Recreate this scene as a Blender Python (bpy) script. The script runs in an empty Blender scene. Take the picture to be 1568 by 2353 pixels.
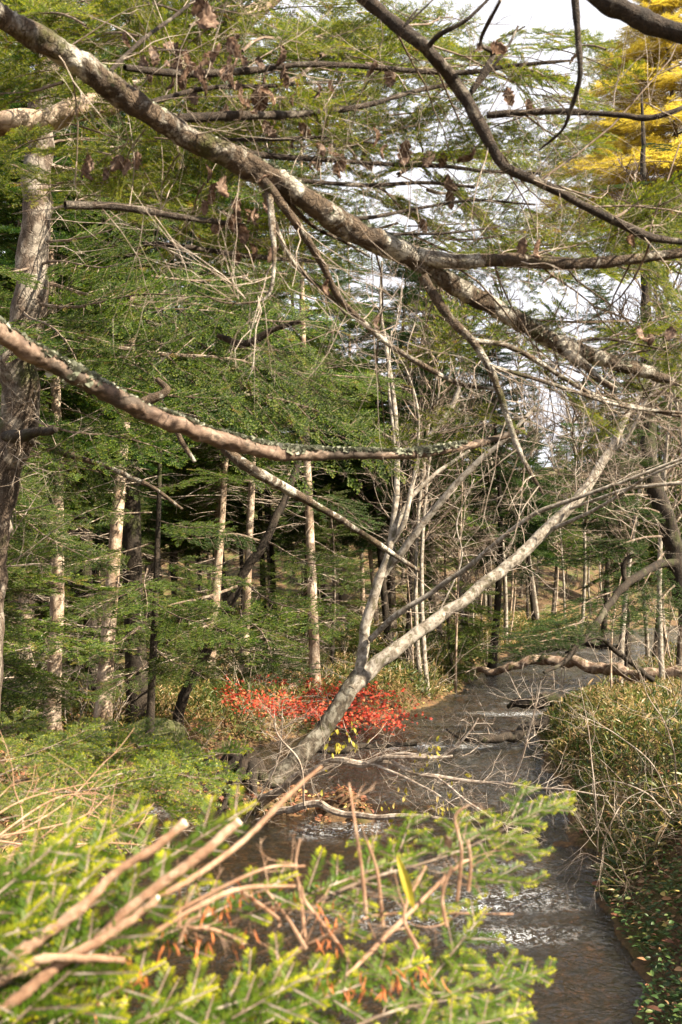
import bpy, math, random
import numpy as np
from mathutils import Vector, Matrix

# ------------------------------------------------------------------ camera, sky, sun, exposure
R = math.radians
scene = bpy.context.scene
C = scene.collection
CAM = np.array([0.0, 0.0, 3.0])
PITCH = R(4.03)
F = 2321.0          # focal length measured on a 1568 x 2353 view of the photograph
W0, H0 = 1568.0, 2353.0
cd = bpy.data.cameras.new('camera'); cam = bpy.data.objects.new('camera', cd); C.objects.link(cam)
cam.location = CAM; cam.rotation_euler = (R(90) + PITCH, 0, 0)
cd.sensor_fit = 'VERTICAL'; cd.sensor_height = 22.3; cd.sensor_width = 14.9; cd.lens = 22.0
cd.clip_start = 0.05; cd.clip_end = 2000
cd.dof.use_dof = True; cd.dof.focus_distance = 11.0; cd.dof.aperture_fstop = 4.5
scene.camera = cam

SUN_AZ, SUN_EL = R(114), R(41)       # clockwise from the view direction
w = bpy.data.worlds.new('World'); scene.world = w; w.use_nodes = True
nt = w.node_tree; nt.nodes.clear()
def N(t, **k):
    n = nt.nodes.new(t)
    for a, b in k.items(): setattr(n, a, b)
    return n
wo = N('ShaderNodeOutputWorld'); bg = N('ShaderNodeBackground'); sky = N('ShaderNodeTexSky')
sky.sky_type = 'NISHITA'; sky.sun_disc = False; sky.sun_elevation = SUN_EL; sky.sun_rotation = SUN_AZ
sky.air_density = 1.0; sky.dust_density = 2.5; sky.ozone_density = 1.0
tc = N('ShaderNodeTexCoord'); ns = N('ShaderNodeTexNoise'); ns.inputs['Scale'].default_value = 2.2; ns.inputs['Detail'].default_value = 6
mr = N('ShaderNodeMapRange'); mr.inputs[1].default_value = .14; mr.inputs[2].default_value = .34
mx = N('ShaderNodeMix', data_type='RGBA'); mx.inputs[7].default_value = (3.1, 3.1, 3.3, 1)
nt.links.new(tc.outputs['Generated'], ns.inputs['Vector']); nt.links.new(ns.outputs['Fac'], mr.inputs[0])
nt.links.new(mr.outputs[0], mx.inputs[0]); nt.links.new(sky.outputs[0], mx.inputs[6])
nt.links.new(mx.outputs[2], bg.inputs[0]); bg.inputs[1].default_value = 0.10
nt.links.new(bg.outputs[0], wo.inputs[0])
sl = bpy.data.lights.new('sun', 'SUN'); sl.energy = 5.0; sl.angle = R(0.5); sl.color = (1, .87, .68)
so = bpy.data.objects.new('sun', sl); C.objects.link(so)
SD = Vector((math.cos(SUN_EL) * math.sin(SUN_AZ), math.cos(SUN_EL) * math.cos(SUN_AZ), math.sin(SUN_EL)))
so.rotation_euler = SD.to_track_quat('Z', 'Y').to_euler()
so.location = (20, -15, 40)
scene.view_settings.view_transform = 'Standard'; scene.view_settings.look = 'None'
scene.view_settings.exposure = 2.05; scene.view_settings.gamma = 1.0
scene.cycles.max_bounces = 6; scene.cycles.diffuse_bounces = 2; scene.cycles.transparent_max_bounces = 12
scene.cycles.transmission_bounces = 4; scene.cycles.glossy_bounces = 3
scene.cycles.use_denoising = True; scene.cycles.caustics_reflective = False; scene.cycles.caustics_refractive = False

def P(px, py, d):
    """the point at forward distance d (metres) seen at pixel px, py of the 1568 x 2353 view"""
    x = (px - W0 / 2) / F; z = (H0 / 2 - py) / F
    c, s = math.cos(PITCH), math.sin(PITCH)
    dy = c - z * s; dz = s + z * c
    t = d / dy
    return CAM + np.array([x * t, d, dz * t])

# ------------------------------------------------------------------ materials
def mat(name):
    m = bpy.data.materials.new(name); m.use_nodes = True
    t = m.node_tree; t.nodes.clear()
    return m, t
def nd(t, typ, **k):
    n = t.nodes.new(typ)
    for a, b in k.items(): setattr(n, a, b)
    return n
def ramp(t, src, stops):
    r = nd(t, 'ShaderNodeValToRGB'); e = r.color_ramp.elements
    e[0].position, e[0].color = stops[0][0], (*stops[0][1], 1)
    e[1].position, e[1].color = stops[-1][0], (*stops[-1][1], 1)
    for p, c in stops[1:-1]:
        q = e.new(p); q.color = (*c, 1)
    t.links.new(src, r.inputs[0]); return r.outputs[0]
def noise(t, scale, detail=6, rough=.6, vec=None, sc=(1, 1, 1), rot=None, dist=0):
    n = nd(t, 'ShaderNodeTexNoise'); n.inputs['Scale'].default_value = scale; n.inputs['Detail'].default_value = detail
    n.inputs['Roughness'].default_value = rough; n.inputs['Distortion'].default_value = dist
    if vec is not None:
        mp = nd(t, 'ShaderNodeMapping'); mp.inputs['Scale'].default_value = sc
        t.links.new(vec, mp.inputs[0]); t.links.new(mp.outputs[0], n.inputs['Vector'])
    return n.outputs['Fac']
def mixc(t, fac, a, b):
    m = nd(t, 'ShaderNodeMix', data_type='RGBA')
    for i, v in ((0, fac), (6, a), (7, b)):
        if isinstance(v, (tuple, list)): m.inputs[i].default_value = (*v, 1)
        elif isinstance(v, (int, float)): m.inputs[i].default_value = v
        else: t.links.new(v, m.inputs[i])
    return m.outputs[2]
def rng_(t, src, a, b, c=0., d=1.):
    m = nd(t, 'ShaderNodeMapRange')
    for i, v in ((1, a), (2, b), (3, c), (4, d)): m.inputs[i].default_value = v
    t.links.new(src, m.inputs[0]); return m.outputs[0]
def finish(m, t, col, rough=.8, bump=None, bstr=.5, bdist=.01, spec=.3):
    p = nd(t, 'ShaderNodeBsdfPrincipled'); o = nd(t, 'ShaderNodeOutputMaterial')
    if isinstance(col, tuple): p.inputs['Base Color'].default_value = (*col, 1)
    else: t.links.new(col, p.inputs['Base Color'])
    p.inputs['Roughness'].default_value = rough; p.inputs['Specular IOR Level'].default_value = spec
    if bump is not None:
        b = nd(t, 'ShaderNodeBump'); b.inputs['Strength'].default_value = bstr; b.inputs['Distance'].default_value = bdist
        t.links.new(bump, b.inputs['Height']); t.links.new(b.outputs[0], p.inputs['Normal'])
    t.links.new(p.outputs[0], o.inputs[0]); return m

def bark(name, dark, mid, lichen, la=.52, lb=.62, scale=14, moss=None, stretch=(1, 1, .25), bstr=.9, bdist=.012, crack=.7):
    m, t = mat(name); tc = nd(t, 'ShaderNodeTexCoord').outputs['Object']
    n1 = noise(t, scale, 8, .7, tc, stretch); n2 = noise(t, scale * .45, 6, .65, tc, (1, 1, .8), dist=.6)
    n3 = noise(t, scale * 4, 5, .7, tc)
    c = mixc(t, rng_(t, n1, .38, .62), dark, mid)
    c = mixc(t, rng_(t, n2, la, lb), c, lichen)
    if moss:
        n4 = noise(t, scale * .3, 5, .7, tc, (1, 1, .7)); c = mixc(t, rng_(t, n4, .55, .65), c, moss)
    c = mixc(t, rng_(t, n3, .3, .7, 0, .35), c, dark)
    wv = nd(t, 'ShaderNodeTexVoronoi', feature='DISTANCE_TO_EDGE'); wv.inputs['Scale'].default_value = scale * 2.6; mpv = nd(t, 'ShaderNodeMapping'); mpv.inputs['Scale'].default_value = (1, 1, stretch[2] if stretch[2] < 1 else .7)
    wz_ = nd(t, 'ShaderNodeMix', data_type='RGBA'); wz_.inputs[0].default_value = .2; nz_ = nd(t, 'ShaderNodeTexNoise'); nz_.inputs['Scale'].default_value = scale * .7; t.links.new(tc, nz_.inputs['Vector'])
    t.links.new(tc, wz_.inputs[6]); t.links.new(nz_.outputs['Color'], wz_.inputs[7]); t.links.new(wz_.outputs[2], mpv.inputs[0]); t.links.new(mpv.outputs[0], wv.inputs['Vector'])
    ck0 = nd(t, 'ShaderNodeMath', operation='MULTIPLY'); t.links.new(rng_(t, wv.outputs['Distance'], .0, .10, crack, 0), ck0.inputs[0]); t.links.new(rng_(t, n1, .35, .6), ck0.inputs[1]); ck = ck0.outputs[0]; c = mixc(t, ck, c, dark)
    ad0 = nd(t, 'ShaderNodeMath', operation='ADD'); t.links.new(n1, ad0.inputs[0]); t.links.new(n3, ad0.inputs[1])
    ad = nd(t, 'ShaderNodeMath', operation='SUBTRACT'); t.links.new(ad0.outputs[0], ad.inputs[0]); t.links.new(ck, ad.inputs[1])
    return finish(m, t, c, .85, ad.outputs[0], bstr, bdist, .25)

M = {}
M['limb'] = bark('lichened_bark', (.030, .022, .016), (.17, .12, .078), (.52, .49, .42), .50, .60, 18, (.07, .07, .02), (1, 1, 1), 1, .008)  # lichen patches, brightened to paint sunlit highlights on the limb too
M['limb_dark'] = bark('dark_limb_bark', (.018, .014, .011), (.085, .062, .045), (.24, .21, .17), .55, .66, 24, None, (1, 1, 1), 1, .006)
M['fir_bark'] = bark('fir_trunk_bark', (.035, .025, .018), (.15, .11, .08), (.33, .29, .24), .50, .62, 9, (.05, .055, .015))
M['pale_bark'] = bark('pale_trunk_bark', (.12, .08, .055), (.40, .29, .20), (.58, .47, .36), .44, .58, 10, None, (1, 1, .35), .7, .008)  # pale bark, brightened so its colour carries sunlight on the trunks
M['dark_bark'] = bark('dark_mossy_bark', (.015, .012, .009), (.055, .040, .028), (.10, .09, .06), .56, .66, 9, (.04, .045, .012))
M['alder'] = bark('grey_smooth_bark', (.085, .068, .05), (.25, .21, .165), (.44, .40, .34), .42, .60, 24, (.10, .09, .05), (1, 1, .6), .8, .006, .4)
M['twig'] = bark('twig_bark', (.06, .042, .03), (.22, .16, .115), (.34, .29, .23), .5, .65, 30, None, (1, 1, 1), .3, .002)
M['pale_twig'] = bark('pale_twig_bark', (.14, .10, .075), (.36, .29, .22), (.5, .44, .37), .45, .6, 30, None, (1, 1, 1), .3, .002)
M['log'] = bark('bleached_log_bark', (.08, .05, .035), (.27, .18, .125), (.42, .33, .25), .46, .6, 12, (.06, .055, .015), (.3, 1, 1))

def barkless():
    m, t = mat('weathered_bare_wood'); tc = nd(t, 'ShaderNodeTexCoord').outputs['Object']
    n1 = noise(t, 26, 8, .7, tc, (.12, 1, 1), dist=.4); n2 = noise(t, 9, 8, .8, tc, (.5, 1, 1)); n3 = noise(t, 90, 3, .6, tc)
    c = ramp(t, n1, [(.28, (.022, .014, .010)), (.42, (.085, .054, .038)), (.54, (.16, .108, .076)), (.64, (.26, .195, .145)), (.78, (.38, .33, .26))])
    c = mixc(t, rng_(t, n2, .50, .56), c, (.055, .04, .028))
    return finish(m, t, c, .7, n1, .8, .006, .3)
M['bare_wood'] = barkless()

def leafmat(name, stops, trans=.35, tip=None, rough=.5, spec=.35, objvar=.3, tcol=1.3):
    """needle or leaf: colour from the per-sprig 'rnd' attribute, with the 'tip' attribute for the young ends and for sunlight painted on tips"""
    m, t = mat(name)
    a = nd(t, 'ShaderNodeAttribute', attribute_name='rnd').outputs['Fac']
    c = ramp(t, a, stops)
    if tip is not None:
        b = nd(t, 'ShaderNodeAttribute', attribute_name='tip').outputs['Fac']
        c = mixc(t, b, c, tip)
    oi = nd(t, 'ShaderNodeObjectInfo').outputs['Random']
    hs = nd(t, 'ShaderNodeHueSaturation'); t.links.new(c, hs.inputs['Color'])
    t.links.new(rng_(t, oi, 0, 1, 1 - objvar, 1 + objvar), hs.inputs['Value'])
    c = hs.outputs[0]
    p = nd(t, 'ShaderNodeBsdfPrincipled'); p.inputs['Roughness'].default_value = rough; p.inputs['Specular IOR Level'].default_value = spec
    tr = nd(t, 'ShaderNodeBsdfTranslucent'); mx = nd(t, 'ShaderNodeMixShader'); mx.inputs[0].default_value = trans
    g = nd(t, 'ShaderNodeVectorMath', operation='SCALE'); g.inputs[3].default_value = tcol; t.links.new(c, g.inputs[0])
    o = nd(t, 'ShaderNodeOutputMaterial')
    t.links.new(c, p.inputs['Base Color']); t.links.new(g.outputs[0], tr.inputs['Color'])
    t.links.new(p.outputs[0], mx.inputs[1]); t.links.new(tr.outputs[0], mx.inputs[2]); t.links.new(mx.outputs[0], o.inputs[0])
    return m
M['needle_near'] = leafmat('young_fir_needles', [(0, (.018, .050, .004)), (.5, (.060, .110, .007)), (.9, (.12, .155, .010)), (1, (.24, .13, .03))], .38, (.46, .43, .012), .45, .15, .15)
M['needle_top'] = leafmat('overhead_fir_needles', [(0, (.022, .050, .004)), (.55, (.085, .125, .008)), (.88, (.19, .21, .012)), (1, (.20, .10, .03))], .45, (.42, .40, .014), .5, .18, .2)  # dark base paints shade, bright tips paint sun on the overhead foliage
M['needle_mid'] = leafmat('fir_needles', [(0, (.008, .028, .005)), (.5, (.028, .070, .008)), (.85, (.085, .14, .014)), (1, (.18, .12, .03))], .34, (.25, .31, .022), .5, .2, .22)  # shade painted into the base colour, sun into the tip colour
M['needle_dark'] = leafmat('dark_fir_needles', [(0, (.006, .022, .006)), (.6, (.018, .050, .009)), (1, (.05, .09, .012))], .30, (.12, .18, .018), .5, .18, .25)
M['needle_bough'] = leafmat('back_young_needles', [(0, (.02, .055, .005)), (.5, (.075, .13, .010)), (.9, (.15, .19, .014)), (1, (.2, .12, .03))], .4, (.46, .44, .015), .4, .35, .15)  # own green of the young bough farther back on the left
M['larch'] = leafmat('yellow_larch_needles', [(0, (.42, .30, .02)), (.6, (.58, .46, .05)), (1, (.64, .54, .10))], .5, (.62, .52, .08), .6, .2, .15, 1.2)
M['maple'] = leafmat('red_maple_leaves', [(0, (.20, .025, .015)), (.45, (.52, .055, .03)), (.8, (.62, .12, .06)), (1, (.58, .28, .11))], .45, None, .5, .3, .1)
M['sasa'] = leafmat('bamboo_grass_leaves', [(0, (.025, .055, .010)), (.38, (.08, .115, .02)), (.58, (.18, .17, .04)), (.78, (.30, .21, .085)), (1, (.44, .30, .15))], .35, None, .45, .4, .1)
M['cover'] = leafmat('ground_cover_leaves', [(0, (.02, .045, .010)), (.45, (.05, .10, .02)), (.65, (.12, .14, .03)), (.8, (.20, .12, .05)), (1, (.30, .18, .09))], .3, None, .5, .35, .1)
M['litter'] = leafmat('fallen_leaves', [(0, (.07, .028, .015)), (.4, (.19, .075, .04)), (.7, (.32, .15, .075)), (.9, (.42, .25, .12)), (1, (.5, .4, .12))], .2, None, .6, .25, .1)
M['dead_leaf'] = leafmat('curled_brown_leaf', [(0, (.04, .022, .016)), (.5, (.13, .08, .055)), (1, (.30, .21, .15))], .35, None, .6, .25, .35)
M['yellow_leaf'] = leafmat('yellow_green_leaf', [(0, (.30, .28, .03)), (.6, (.48, .40, .05)), (1, (.55, .42, .14))], .45, None, .5, .3, .1)
M['orange_needle'] = leafmat('withered_orange_needles', [(0, (.42, .13, .04)), (1, (.58, .22, .08))], .3, None, .5, .3, .1)
M['lichen'] = leafmat('grey_lichen', [(0, (.07, .08, .05)), (.55, (.20, .21, .15)), (1, (.42, .42, .34))], .1, None, .9, .1, .1)
M['fern'] = leafmat('fern_fronds', [(0, (.07, .14, .02)), (1, (.16, .22, .04))], .4, None, .5, .3, .1)

def groundmat():
    m, t = mat('forest_ground'); tc = nd(t, 'ShaderNodeTexCoord').outputs['Object']
    n1 = noise(t, 1.1, 6, .7, tc); n2 = noise(t, 14, 8, .75, tc); n3 = noise(t, 45, 6, .7, tc); n4 = noise(t, .6, 5, .6, tc)
    lit = ramp(t, n2, [(.3, (.025, .018, .011)), (.48, (.085, .052, .028)), (.6, (.15, .092, .046)), (.75, (.24, .165, .085))])
    grn = ramp(t, n3, [(.35, (.03, .04, .010)), (.6, (.09, .10, .025)), (.8, (.18, .16, .05))])
    c = mixc(t, rng_(t, n1, .46, .6), lit, grn)
    geo = nd(t, 'ShaderNodeNewGeometry'); sx = nd(t, 'ShaderNodeSeparateXYZ'); t.links.new(geo.outputs['Position'], sx.inputs[0])
    # the stream bed: stones and sunken leaves
    vo = nd(t, 'ShaderNodeTexVoronoi'); vo.inputs['Scale'].default_value = 7; t.links.new(tc, vo.inputs['Vector'])
    bed = ramp(t, noise(t, 9, 8, .75, tc), [(.32, (.022, .014, .008)), (.5, (.10, .058, .028)), (.62, (.20, .11, .045)), (.75, (.30, .17, .08))])
    bed = mixc(t, rng_(t, vo.outputs['Distance'], .0, .5, .5, 0), bed, (.09, .075, .055))
    c = mixc(t, rng_(t, sx.outputs['Z'], -.02, .06, 1, 0), c, bed)
    return finish(m, t, c, .9, n2, 1, .03, .2)
M['ground'] = groundmat()

def hillmat():
    m, t = mat('wooded_hill'); tc = nd(t, 'ShaderNodeTexCoord').outputs['Object']
    n1 = noise(t, .35, 8, .75, tc); c = ramp(t, n1, [(.35, (.08, .05, .03)), (.5, (.22, .15, .08)), (.65, (.34, .25, .12))])
    return finish(m, t, c, .95, n1, .6, .3, .1)
M['hill'] = hillmat()

def watermat():
    m, t = mat('stream_water'); tc = nd(t, 'ShaderNodeTexCoord').outputs['Object']
    n1 = noise(t, 4.2, 3, .55, tc, (1.2, 1.0, 1), dist=1.2); n2 = noise(t, 20, 4, .6, tc, (1.2, .8, 1), dist=.5)
    ad = nd(t, 'ShaderNodeMath', operation='MULTIPLY_ADD'); ad.inputs[1].default_value = .35
    t.links.new(n2, ad.inputs[0]); t.links.new(n1, ad.inputs[2])
    b = nd(t, 'ShaderNodeBump'); b.inputs['Strength'].default_value = 1; b.inputs['Distance'].default_value = .045
    t.links.new(ad.outputs[0], b.inputs['Height'])
    fr = nd(t, 'ShaderNodeFresnel'); fr.inputs['IOR'].default_value = 1.45; t.links.new(b.outputs[0], fr.inputs['Normal'])
    gl = nd(t, 'ShaderNodeBsdfGlossy'); gl.inputs['Roughness'].default_value = .08; gl.inputs['Color'].default_value = (.88, .94, 1, 1)
    t.links.new(b.outputs[0], gl.inputs['Normal'])
    rf = nd(t, 'ShaderNodeBsdfTransparent'); rf.inputs['Color'].default_value = (.66, .54, .36, 1)
    df = nd(t, 'ShaderNodeBsdfDiffuse'); df.inputs['Color'].default_value = (.06, .055, .035, 1)
    m0 = nd(t, 'ShaderNodeMixShader'); m0.inputs[0].default_value = .12
    t.links.new(rf.outputs[0], m0.inputs[1]); t.links.new(df.outputs[0], m0.inputs[2])
    m1 = nd(t, 'ShaderNodeMixShader'); t.links.new(rng_(t, fr.outputs[0], 0, 1, .015, 1.0), m1.inputs[0])
    t.links.new(m0.outputs[0], m1.inputs[1]); t.links.new(gl.outputs[0], m1.inputs[2])
    fo = nd(t, 'ShaderNodeBsdfDiffuse'); fo.inputs['Color'].default_value = (.75, .78, .82, 1)
    fa = nd(t, 'ShaderNodeAttribute', attribute_name='foam_glint').outputs['Fac']
    nf = noise(t, 12, 8, .8, tc, (1.2, .8, 1), dist=1.5)
    ff = nd(t, 'ShaderNodeMath', operation='MULTIPLY'); t.links.new(fa, ff.inputs[0]); t.links.new(rng_(t, nf, .50, .58), ff.inputs[1])
    m2 = nd(t, 'ShaderNodeMixShader'); t.links.new(ff.outputs[0], m2.inputs[0])
    t.links.new(m1.outputs[0], m2.inputs[1]); t.links.new(fo.outputs[0], m2.inputs[2])
    o = nd(t, 'ShaderNodeOutputMaterial'); t.links.new(m2.outputs[0], o.inputs[0]); return m
M['water'] = watermat()
m, t = mat('fresh_cut_wood'); M['cut'] = finish(m, t, (.75, .66, .52), .7)
m, t = mat('rock'); tcx = nd(t, 'ShaderNodeTexCoord').outputs['Object']
M['rock'] = finish(m, t, ramp(t, noise(t, 6, 8, .7, tcx), [(.35, (.03, .035, .012)), (.5, (.06, .065, .02)), (.7, (.13, .11, .08))]), .9, noise(t, 20, 6, .7, tcx), .8, .02)

# ------------------------------------------------------------------ mesh plumbing
class Geo:
    def __init__(s): s.v = []; s.f = []; s.m = []; s.a = []; s.t = []; s.n = 0
    def add(s, v, tri, mi=0, rnd=0.5, tip=0.0):
        v = np.asarray(v, np.float32); tri = np.asarray(tri, np.int32)
        s.v.append(v); s.f.append(tri + s.n); s.n += len(v)
        s.m.append(np.full(len(tri), mi, np.int32) if np.isscalar(mi) else np.asarray(mi, np.int32))
        s.a.append(np.full(len(v), rnd, np.float32) if np.isscalar(rnd) else np.asarray(rnd, np.float32))
        s.t.append(np.full(len(v), tip, np.float32) if np.isscalar(tip) else np.asarray(tip, np.float32))
    def arrays(s):
        if not s.v: return None
        return (np.concatenate(s.v), np.concatenate(s.f), np.concatenate(s.m), np.concatenate(s.a), np.concatenate(s.t))
    def mesh(s, name, mats, smooth=False):
        A = s.arrays(); return mesh_from(name, A, mats, smooth)
def mesh_from(name, A, mats, smooth=False):
    v, f, mi, a, tp = A
    me = bpy.data.meshes.new(name); me.vertices.add(len(v)); me.vertices.foreach_set('co', v.ravel())
    me.loops.add(len(f) * 3); me.loops.foreach_set('vertex_index', f.ravel())
    me.polygons.add(len(f)); me.polygons.foreach_set('loop_start', np.arange(0, len(f) * 3, 3, dtype=np.int32))
    try: me.polygons.foreach_set('loop_total', np.full(len(f), 3, np.int32))
    except Exception: pass
    for m_ in mats: me.materials.append(m_)
    me.polygons.foreach_set('material_index', mi)
    me.polygons.foreach_set('use_smooth', np.full(len(f), smooth, bool))
    at = me.attributes.new('rnd', 'FLOAT', 'POINT'); at.data.foreach_set('value', a)
    at = me.attributes.new('tip', 'FLOAT', 'POINT'); at.data.foreach_set('value', tp)
    me.update(); return me
def link(name, me, parent=None, mtx=None):
    o = bpy.data.objects.new(name, me); C.objects.link(o)
    if mtx is not None: o.matrix_local = mtx
    if parent is not None:
        o.parent = parent
    return o
def empty(name, loc=(0, 0, 0), rz=0., sc=1.):
    o = bpy.data.objects.new(name, None); C.objects.link(o); o.location = loc; o.rotation_euler = (0, 0, rz); o.scale = (sc,) * 3
    o.empty_display_size = .2; return o
def tag(o, label=None, cat=None, group=None, kind=None):
    if label: o['label'] = label
    if cat: o['category'] = cat
    if group: o['group'] = group
    if kind: o['kind'] = kind
    return o
def inst(A, T, drnd=None, keeptip=True):
    """copy the point/face arrays A under every 4x4 in T, as one array set"""
    v, f, mi, a, tp = A; T = np.asarray(T); k = len(T)
    V = np.einsum('kij,nj->kni', T[:, :3, :3], v) + T[:, None, :3, 3]
    Fc = f[None] + (np.arange(k) * len(v))[:, None, None]
    an = np.tile(a, (k, 1)) + (0 if drnd is None else np.asarray(drnd)[:, None])
    return (V.reshape(-1, 3).astype(np.float32), Fc.reshape(-1, 3).astype(np.int32), np.tile(mi, k), np.clip(an, 0, 1).ravel().astype(np.float32), np.tile(tp, k))
def cat(L):
    vs, fs, ms, as_, ts = [], [], [], [], []; n = 0
    for v, f, m_, a, t_ in L:
        vs.append(v); fs.append(f + n); ms.append(m_); as_.append(a); ts.append(t_); n += len(v)
    return np.concatenate(vs), np.concatenate(fs), np.concatenate(ms), np.concatenate(as_), np.concatenate(ts)
def spline(pts, n):
    """Catmull-Rom through pts, n samples per span"""
    p = np.asarray(pts, float)
    if len(p) > 3 and p.shape[1] >= 3:
        L = np.linalg.norm(np.diff(p[:, :3], axis=0), axis=1); md = np.median(L) * 1.8; o_ = [p[0]]
        for a, b, l in zip(p[:-1], p[1:], L):
            k = max(1, int(l / md)); o_ += [a + (b - a) * (j + 1) / k for j in range(k)]
        p = np.array(o_)
    q = np.vstack([2 * p[0] - p[1], p, 2 * p[-1] - p[-2]]); out = []
    for i in range(1, len(q) - 2):
        t_ = np.linspace(0, 1, n, endpoint=False)[:, None]; a, b, c, d = q[i - 1], q[i], q[i + 1], q[i + 2]
        out.append(.5 * ((2 * b) + (-a + c) * t_ + (2 * a - 5 * b + 4 * c - d) * t_ ** 2 + (-a + 3 * b - 3 * c + d) * t_ ** 3))
    out.append(p[-1][None]); return np.vstack(out)
def vnoise(p, seed=0):
    """cheap smooth value noise on (n,3) points"""
    p = np.asarray(p, float); i = np.floor(p).astype(np.int64); f = p - i; f = f * f * (3 - 2 * f); r = 0
    for dx in (0, 1):
        for dy in (0, 1):
            for dz in (0, 1):
                h = (i[:, 0] + dx) * 374761393 + (i[:, 1] + dy) * 668265263 + (i[:, 2] + dz) * 2147483647 + seed * 1013904223
                h = (h ^ (h >> 13)) * 1274126177; h = (h ^ (h >> 16)) & 0xffff
                wgt = (f[:, 0] if dx else 1 - f[:, 0]) * (f[:, 1] if dy else 1 - f[:, 1]) * (f[:, 2] if dz else 1 - f[:, 2])
                r = r + wgt * h / 65535.
    return r
def tube(g, pts, rad, k=8, mi=0, rnd=.5, rough=0., rs=8., seed=0, cap=True):
    p = np.asarray(pts, float); n = len(p); rad = np.broadcast_to(np.asarray(rad, float), (n,))
    d = np.gradient(p, axis=0); d /= np.linalg.norm(d, axis=1)[:, None] + 1e-9
    tot = p[-1] - p[0]; ref = np.array([0, 0, 1.]) if abs(tot[2]) < .8 * np.linalg.norm(tot) else np.array([0, 1., 0])
    u = np.cross(d, ref); u /= np.linalg.norm(u, axis=1)[:, None] + 1e-9; w_ = np.cross(d, u)
    a = np.linspace(0, 2 * math.pi, k, endpoint=False)
    dirs = u[:, None] * np.cos(a)[None, :, None] + w_[:, None] * np.sin(a)[None, :, None]
    rr = rad[:, None] * np.ones(k)
    if rough:
        q = (p[:, None] + dirs * rad[:, None, None]).reshape(-1, 3)
        nn = (vnoise(q * rs, seed) - .5) + .5 * (vnoise(q * rs * 2.7, seed + 1) - .5)
        rr = rr * (1 + rough * nn.reshape(n, k) * 2)
    V = (p[:, None] + dirs * rr[..., None]).reshape(-1, 3)
    i = np.arange(n - 1)[:, None] * k; j = np.arange(k)[None]; j2 = (j + 1) % k
    A_, B_, C_, D_ = (i + j), (i + j2), (i + k + j2), (i + k + j)
    tr = np.concatenate([np.stack([A_, D_, C_], -1).reshape(-1, 3), np.stack([A_, C_, B_], -1).reshape(-1, 3)])
    if cap:
        V = np.vstack([V, p[-1:]]); c0 = n * k; e = (n - 1) * k
        tr = np.vstack([tr, np.stack([e + np.arange(k), np.full(k, c0), e + (np.arange(k) + 1) % k], -1)])
    g.add(V, tr, mi, rnd)
def unit(v): v = np.asarray(v, float); return v / (np.linalg.norm(v) + 1e-9)
def frame(x, up=(0, 0, 1), pos=(0, 0, 0), s=1., roll=0.):
    x = unit(x); up = np.asarray(up, float); y = np.cross(up, x)
    if np.linalg.norm(y) < 1e-4: y = np.cross([0, 1, 0], x)
    y = unit(y); z = np.cross(x, y)
    if roll: y, z = y * math.cos(roll) + z * math.sin(roll), z * math.cos(roll) - y * math.sin(roll)
    T = np.eye(4); T[:3, 0] = x * s; T[:3, 1] = y * s; T[:3, 2] = z * s; T[:3, 3] = pos; return T

# ------------------------------------------------------------------ fir sprays
def shoot(g, L, nl, nw, sp, T, rs, quad=True, twig=.0018, young=True, ela=(5, 38)):
    """one shoot: two ranks of needles along +X of T"""
    n = max(3, int(L / sp)); x = (np.arange(n) + .5) / n * L
    out = []
    for side in (1, -1):
        ln = nl * np.clip((1.12 - x / L) * 3.2, .45, 1) * rs.uniform(.85, 1.1, n)
        ang = np.radians(rs.uniform(52, 72, n)); el = np.radians(rs.uniform(*ela, n))
        d = np.stack([np.cos(ang), side * np.sin(ang) * np.cos(el), np.sin(ang) * np.sin(el)], -1)
        b = np.stack([x, np.zeros(n), np.zeros(n)], -1)
        px = np.array([1., 0, 0]) * nw * .5
        if quad:
            mid = b + d * ln[:, None] * .55; tipp = b + d * ln[:, None]
            V = np.stack([b - px * .3, mid - px, tipp, mid + px], 1)
            tr = np.array([[0, 1, 2], [0, 2, 3]])
        else:
            V = np.stack([b - px, b + d * ln[:, None], b + px], 1); tr = np.array([[0, 1, 2]])
        kv = V.shape[1]
        Fc = (tr[None] + (np.arange(n) * kv)[:, None, None]).reshape(-1, 3)
        tip = np.repeat(np.clip((x / L - .72) * 3.0, 0, .85) if young else np.zeros(n), kv)  # end tint: young growth, also painted sun on mid and overhead firs
        Vf = V.reshape(-1, 3) @ T[:3, :3].T + T[:3, 3]
        g.add(Vf, Fc, 0, rs.uniform(.3, .7) + rs.uniform(-.1, .1, n).repeat(kv), tip)
    if twig:
        a = T[:3, 3]; b = a + T[:3, 0] * L
        tube(g, [a, b], [twig, twig * .5], 3, 1, cap=False)
def frond(L, nside, sl, nl, nw, sp, seed, quad=True, twig=.002, ang=48, ela=(5, 38), rise=(-.12, .05)):
    """flat spray: a leading shoot with alternate side shoots"""
    rs = np.random.RandomState(seed); g = Geo()
    shoot(g, L, nl, nw, sp, np.eye(4), rs, quad, twig, True, ela)
    for i in range(nside):
        x = L * (.12 + .74 * i / max(1, nside - 1)); l = sl * (1 - .6 * x / L) * rs.uniform(.75, 1.15)
        s = 1 if i % 2 else -1; a = R(ang + rs.uniform(-8, 8)) * s
        T = frame((math.cos(a), math.sin(a), rs.uniform(*rise)), (0, 0, 1), (x, 0, 0), 1, rs.uniform(-.2, .2))
        shoot(g, l, nl, nw, sp, T, rs, quad, twig * .8, True, ela)
    return g.arrays()
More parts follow.
